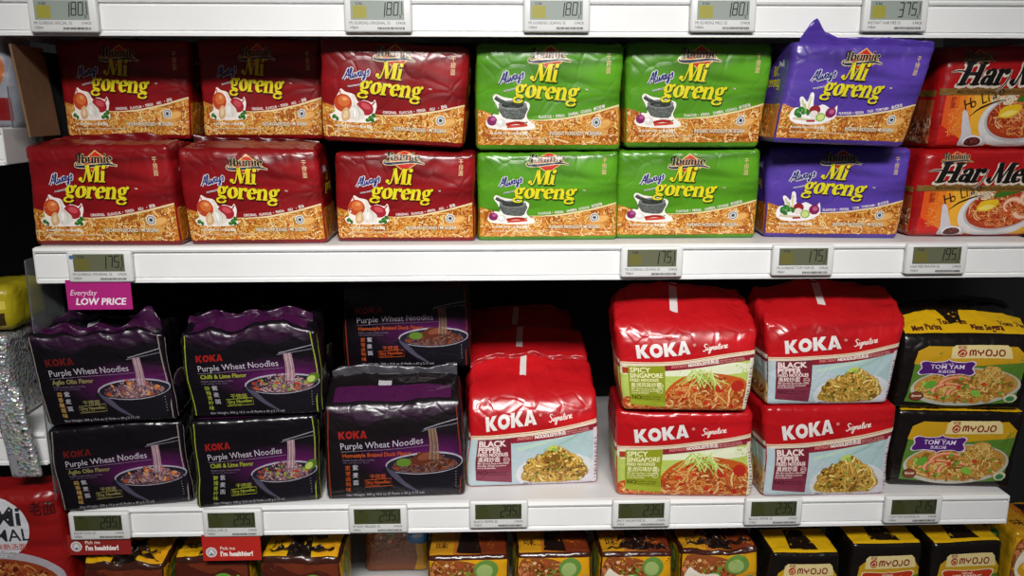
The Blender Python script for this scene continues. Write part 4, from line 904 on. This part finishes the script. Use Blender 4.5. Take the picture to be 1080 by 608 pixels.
G(aP, PUR, 'purple noodle pack with a pointed corner on top of the purple stack', 813, 955, 153, -.012, zu+.1255, 12, H=124, roll=2.0, taper=.06, skew=.16, wrt=2.4, flap=[dict(pts=[(.04, 6), (.1, 26), (.14, 30), (.2, 14), (.3, 8), (.6, 9), (.98, 6)], col='#4d3596', yf=.0, lean=-.15)])
HAO = film('#a81216', .26, .2)
aH = haomee()
for lb, pl, py, Y, z0, sd, hh in (('lower red and orange prawn noodle pack at the right edge of the middle shelf', 956, 252, .045, ZM, 13, 119), ('upper red and orange prawn noodle pack at the right edge under the top shelf', 978, 150, .050, ZM+.1195, 14, 134)):
    x0 = at(pl, py, Y)[0]
    make_pack(aH, lb, 'prawn noodle packs', (x0, Y), (x0+.213, Y-.002), z0, HAO, sd, H=hh, r=12, bf=7, wr=1.0, wrt=1.3, low=1.8, taper=.02, skew=.08, bs=0)
# ------------------------------------------------------------------ noodle packs, lower shelf
BLK = film('#100c12', .22, .2)
aA, aC, aHo = purple('aglio'), purple('chilli'), purple('home')
PG = 'black purple-wheat noodle packs'
def K(art, label, a, b, z0, seed, H, group=PG, body=BLK, **kw):
    d = dict(r=6, bf=4, wr=1.0, wrt=1.8, low=1.6, warp=7); d.update(kw)
    return make_pack(art, label, group, a, b, z0, body, seed, H=H, **d)
K(aA, 'black noodle pack with grey edge lines at the bottom of the leftmost stack', (-.578, -.0136), (-.4086, .0111), ZL, 21, 122, skip=('front_sheen',), skew=-.05, wrt=.8)
K(aC, 'black noodle pack with lime edge lines at the bottom of the second stack', (-.398, -.0085), (-.2318, .0111), ZL, 22, 126, skip=('front_sheen',), wrt=.8)
mg = '#3a1236'
K(aA, 'black noodle pack with torn purple top, behind the pink price tag', *span(49, 190, 443, -.018, .002), ZL+.126, 23, 124, skew=-.10, wrt=3.8, crumple=15, gable=4, taper=.03,
  flap=[dict(pts=[(.0, 12), (.1, 4), (.3, 8), (.55, 3), (.72, 6), (.84, 26), (.9, 28), (.97, 10)], col=mg, yf=.2, zz=3), dict(pts=[(.05, 2), (.25, 12), (.5, 5), (.9, 4)], col='#2a0f2a', yf=.55, zz=3)])
K(aC, 'black noodle pack with lime edge lines and a crumpled purple top on the second stack', *span(202, 343, 440, -.004, .008), ZL+.130, 24, 120, skew=-.06, wrt=3.8, crumple=13, gable=8, taper=.03,
  flap=[dict(pts=[(.0, 8), (.15, 12), (.4, 4), (.7, 7), (.95, 10)], col=mg, yf=.4, zz=3)])
K(aC, 'lower black noodle pack behind the second stack, only its side showing', (at(345, 480, .125)[0]-.166, .125), (at(345, 480, .125)[0], .128), ZL, 25, 122)
K(aC, 'upper black noodle pack behind the second stack, only its side showing', (at(343, 380, .125)[0]-.166, .125), (at(343, 380, .125)[0], .128), ZL+.125, 26, 118)
K(aHo, 'black noodle pack with brown edge lines and folded purple top, front of third stack', (-.2251, .0109), (-.0335, .0192), ZL, 27, 138, gable=26, gpos=.7, wrt=2.4, leanback=6, D=88, body=film('#151013', .22, .2),
  flap=[dict(pts=[(.03, 8), (.12, 13), (.5, 11), (.75, 6), (.97, 17)], col='#3d3a40', yf=.7, lean=.2)])
K(aHo, 'black noodle pack with brown edge lines in shadow behind and above the third stack', *span(364, 497, 393, .118, .118), ZL+.158, 28, 126, D=90, skip=('front_sheen',))
K(aHo, 'black noodle pack hidden at the back under the shadowed brown-edged pack', (-.224, .118), (-.044, .118), ZL, 29, 155, D=90)
KR = film('#b3131a', .24, .22)
aBP, aSP = koka_sig('black'), koka_sig('spicy')
KG = 'red and white signature noodle packs'
kk = dict(group=KG, body=KR, r=7, bf=5, wr=1.0, wrt=2.8, low=1.8, warp=7)
kf = lambda h=8, yf=.55: dict(pts=[(.03, h*.8), (.2, h), (.5, h*.7), (.8, h), (.97, h*.6)], col='#9c1016', yf=yf, lean=.4)
K(aBP, 'lone red noodle pack with white tape on its domed top, at the shelf front', (-.0285, .0428), (.1593, .052), ZL, 31, 134, crumple=7, taper=-.03, gable=40, gpos=.55, leanback=16, **kk, flap=kf(6))
K(aBP, 'red noodle pack directly behind the single red pack, its top and white tape showing', (-.028, .165), (.158, .172), ZL, 32, 142, gable=44, leanback=16, **kk, flap=kf(6))
K(aBP, 'red noodle pack farthest back in the dark behind the single red pack', (-.03, .29), (.15, .295), ZL, 33, 150, D=100, gable=44, **kk, flap=kf(6))
K(aSP, 'red noodle pack with olive flavour panel at the bottom of its stack', (.181, .0125), (.3700, .0006), ZL, 34, 128, wrt=1.2, skew=-.04, **{k: v for k, v in kk.items() if k != 'wrt'})
K(aBP, 'red noodle pack with maroon flavour panel at the bottom of the right stack', (.3832, .0004), (.5644, .0033), ZL, 35, 133, wrt=1.2, **{k: v for k, v in kk.items() if k != 'wrt'}, taper=.05)
K(aSP, 'red noodle pack with olive flavour panel on top of its stack', *span(652, 793, 433, .004, -.008), ZL+.131, 36, 116, crumple=9, gable=42, gpos=.6, leanback=10, skew=-.02, taper=.14, **kk, flap=kf(5))
K(aBP, 'red noodle pack with maroon flavour panel on top of the right stack', *span(803, 940, 424, .002, .004), ZL+.136, 37, 116, crumple=9, gable=40, gpos=.6, leanback=10, taper=.14, skew=.05, **kk, flap=kf(5))
MY = film('#15100e', .22, .15); aM = myojo()
MG = 'black and yellow tom yam noodle packs'
K(aM, 'black and yellow noodle pack with purple plaque at the bottom of the rightmost stack', (.5786, .0326), (.752, .018), ZL, 41, 116, group=MG, body=MY, skew=.06)
K(aM, 'black and yellow noodle pack with purple plaque on top of the rightmost stack', *span(941, 1078, 422, .034, .02), ZL+.119, 42, 106, group=MG, body=MY, gable=34, gpos=.7, leanback=8, skew=.08, wrt=2.2, flap=dict(pts=[(.02, 5), (.5, 8), (.95, 6)], col='#1a1210', yf=.7))
# ------------------------------------------------------------------ packs on the lowest shelf
BR = film('#3a1a12', .22, .25); YL = film('#b98a14', .24, .2)
aE, aL, aY, aMb = bottom_pack('egg'), bottom_pack('laksa'), bottom_pack('yellow'), myojo('small')
BG = 'yellow and brown noodle packs on the lowest shelf'
bp = dict(cat='noodle pack', r=8, bf=3, wr=1.0, low=1.4)
for lb, art, body, pl, pr, Y, h, sd, ex in (
  ('yellow noodle pack with crumpled dark film, below the dull red tag', aY, BR, 80, 166, -.006, 128, 51, dict(flap=[dict(pts=[(.1, 3), (.3, 9), (.45, 15), (.6, 8), (.75, 12), (.92, 3)], col='#1c0e0a', yf=0.12, lean=-.4, zz=5), dict(pts=[(.25, 3), (.5, 10), (.8, 4)], col='#2a130c', yf=0.35, lean=.3, zz=6)], crumple=16, wrt=3.5, skew=.05)),
  ('yellow noodle pack with black band, below the bright red healthier tag', aY, BR, 182, 262, .010, 128, 52, dict(flap=[dict(pts=[(.1, 3), (.3, 9), (.45, 15), (.6, 8), (.75, 12), (.92, 3)], col='#1c0e0a', yf=0.3, lean=-.4, zz=5), dict(pts=[(.25, 3), (.5, 10), (.8, 4)], col='#2a130c', yf=0.6, lean=.3, zz=6)], crumple=10, wrt=3)),
  ('yellow noodle pack with black band left of the dark gap on the lowest shelf', aY, BR, 272, 358, .0, 130, 53, dict(flap=[dict(pts=[(.1, 3), (.3, 9), (.45, 15), (.6, 8), (.75, 12), (.92, 3)], col='#1c0e0a', yf=0.15, lean=-.4, zz=5), dict(pts=[(.25, 3), (.5, 10), (.8, 4)], col='#2a130c', yf=0.45, lean=.3, zz=6)], crumple=8, wrt=3, gable=6)),
  ('brown noodle pack set far back in the dark gap of the lowest shelf', aL, BR, 385, 452, .16, 118, 54, dict()),
  ('orange topped noodle pack right of the dark gap on the lowest shelf', aL, BR, 450, 536, .0, 129, 55, dict(wrt=1.6)),
  ('orange topped noodle pack, fourth pack from the black striped yellow one', aL, BR, 544, 624, .002, 129, 56, dict(wrt=1.6)),
  ('noodle pack with fried egg picture, its flap crumpled in brown film', aE, BR, 632, 711, .0, 129, 57, dict(flap=[dict(pts=[(.1, 3), (.3, 9), (.45, 15), (.6, 8), (.75, 12), (.92, 3)], col='#1c0e0a', yf=0.1, lean=-.4, zz=5), dict(pts=[(.25, 3), (.5, 10), (.8, 4)], col='#2a130c', yf=0.3, lean=.3, zz=6)], wrt=3)),
  ('noodle pack with wrinkled dark film between the egg pack and the striped yellow top', aE, BR, 718, 800, .004, 129, 58, dict(flap=[dict(pts=[(.1, 3), (.3, 9), (.45, 15), (.6, 8), (.75, 12), (.92, 3)], col='#1c0e0a', yf=0.15, lean=-.4, zz=5), dict(pts=[(.25, 3), (.5, 10), (.8, 4)], col='#2a130c', yf=0.4, lean=.3, zz=6)], wrt=4.5, crumple=8)),
  ('yellow topped dark pack with black band, nearest the front at the lower right', aMb, MY, 812, 888, -.004, 128, 59, dict(wrt=1.4)),
  ('dark pack with red plaque, second of the three at the lower right', aMb, MY, 897, 974, .004, 134, 60, dict(wrt=1.0)),
  ('dark pack with red plaque at the right end of the lowest shelf', aMb, MY, 982, 1058, .004, 135, 61, dict(wrt=1.0)),
  ('yellow and green pack cut by the lower right photo edge', aE, YL, 1066, 1150, .0, 152, 62, dict(wrt=2.5))):
    if 'orange topped noodle pack, fourth' in lb: lb = 'orange topped noodle pack directly left of the fried egg pack'
    a, b = span(pl, pr, 590, Y); d = dict(bp); d.update(ex)
    make_pack(art, lb, BG, a, b, ZB, body, sd, H=h-7, **d)
# ------------------------------------------------------------------ neighbouring bay at the left edge
aB = Art(200, 240, 70)
aB.part('round_badge', label='white round badge with dark letters'); aB.ell(118, 190, 42, 42, '#c9c8cc', 1, 0, 36); aB.text('Mi', 114, 194, 26, '#2a2a30', 2, bold=.03); aB.text('MAL', 112, 172, 17, '#2a2a30', 2, bold=.01); aB.text('快熟汤面', 112, 160, 7, '#b03a2a', 2)
aB.part('brand_mark'); aB.text('老面', 163, 208, 15, '#3a0c0c', 1, bold=.02, sx=.8)
aB.part('food_picture'); aB.ell(112, 106, 84, 52, '#a9a2a8', 1, 0, 44); aB.ell(112, 104, 76, 43, '#8a3a1c', 2, 0, 40)
q = in_ell(112, 104, 72, 39); aB.noodles(q, (46, 60, 184, 146), ['#b8743a', '#c89458', '#a85428'], '#6a2412', 200, ln=20, w=2.4, layer=3, dl=.02, seed=61)
aB.blobs(q, (46, 64, 182, 142), ['#7a2418', '#8aa84a', '#9a3018', '#5a1a12'], 60, 2, 6, 8, seed=62)
x1 = at(66, 560, -.02)[0]
make_pack(aB, 'large red noodle bag with white badge and bowl picture at the lower left corner', None, (x1-.20, -.03), (x1, -.015), ZB, film('#8f1213', .3, .3), 71, H=238, D=60, cat='noodle bag', r=14, bf=8, wr=1.2, wrt=2, taper=-.1, name='noodle_bag')
sil = glitter()
aS = Art(120, 150, 60); aS.part('blank_label'); aS.rect(10, 10, 40, 40, '#8a8a8e', 1)
aS2 = Art(120, 80, 60); aS2.part('print_panel'); aS2.rect(20, 12, 112, 34, '#3a2a10', 1); aS2.rect(8, 40, 114, 54, '#d8c850', 1)
xl = at(14, 400, .03)[0]
make_pack(aS, 'silver speckled pack standing on the left bay shelf at the photo edge', None, (xl-.14, .03), (xl-.003, .03), zB, sil, 72, H=125, D=80, cat='snack pack', name='snack_pack', r=10, bf=6)
yel = film('#a8981c', .3, .3)
make_pack(aS2, 'yellow pack stacked on the silver speckled pack at the left edge', None, (xl-.14, .04), (xl+.006, .04), zB+.128, yel, 73, H=62, D=90, cat='snack pack', name='snack_pack', r=14, bf=5)
xs_ = at(44, 470, -.03)[0]
make_pack(aS, 'narrow silver speckled sachet strip hanging in front of the left shelf end', None, (xs_-.046, -.028), (xs_-.008, -.026), at(30, 505, -.028)[2], sil, 74, H=125, D=9, cat='sachet', name='sachet_strip', r=4, bf=2, bs=0, skew=-.12)
aW = Art(120, 110, 60); aW.part('red_panel'); aW.rect(60, 8, 114, 34, '#7a1416', 1); aW.ell(88, 70, 26, 30, '#b0602a', 1)
xw = at(18, 110, .03)[0]
make_pack(aW, 'white snack pack with red strip at the upper left photo edge', None, (xw-.13, .03), (xw, .03), zA, film('#8c8c96', .35), 75, H=118, D=70, cat='snack pack', name='snack_pack', r=10, bf=5, skew=-.06)
# ------------------------------------------------------------------ light
def area(name, loc, target, sx, sy, power, col=(1, 1, 1)):
    l = bpy.data.lights.new(name, 'AREA'); l.shape = 'RECTANGLE'; l.size = sx; l.size_y = sy; l.energy = power; l.color = col
    o = bpy.data.objects.new(name, l); COL.objects.link(o); o.location = loc
    o.rotation_euler = (Vector(target)-Vector(loc)).to_track_quat('-Z', 'Y').to_euler()
    return o
k1 = area('ceiling_lamp', (.03, -1.55, .92), (.03, 0, -.36), .8, .2, 5.9, (1, .985, .965)); k1.data.spread = math.radians(62)
area('ceiling_tube', (.1, -2.2, 1.3), (.1, -.2, -.2), 1.6, .16, 16, (1, .985, .96))
w = bpy.data.worlds.new('world'); bpy.context.scene.world = w; w.use_nodes = True
w.node_tree.nodes['Background'].inputs['Color'].default_value = (.8, .85, .9, 1); w.node_tree.nodes['Background'].inputs['Strength'].default_value = .05
vs = bpy.context.scene.view_settings; vs.view_transform = 'Standard'; vs.look = 'None'; vs.exposure = 0; vs.gamma = 1; vs.use_curve_mapping = False
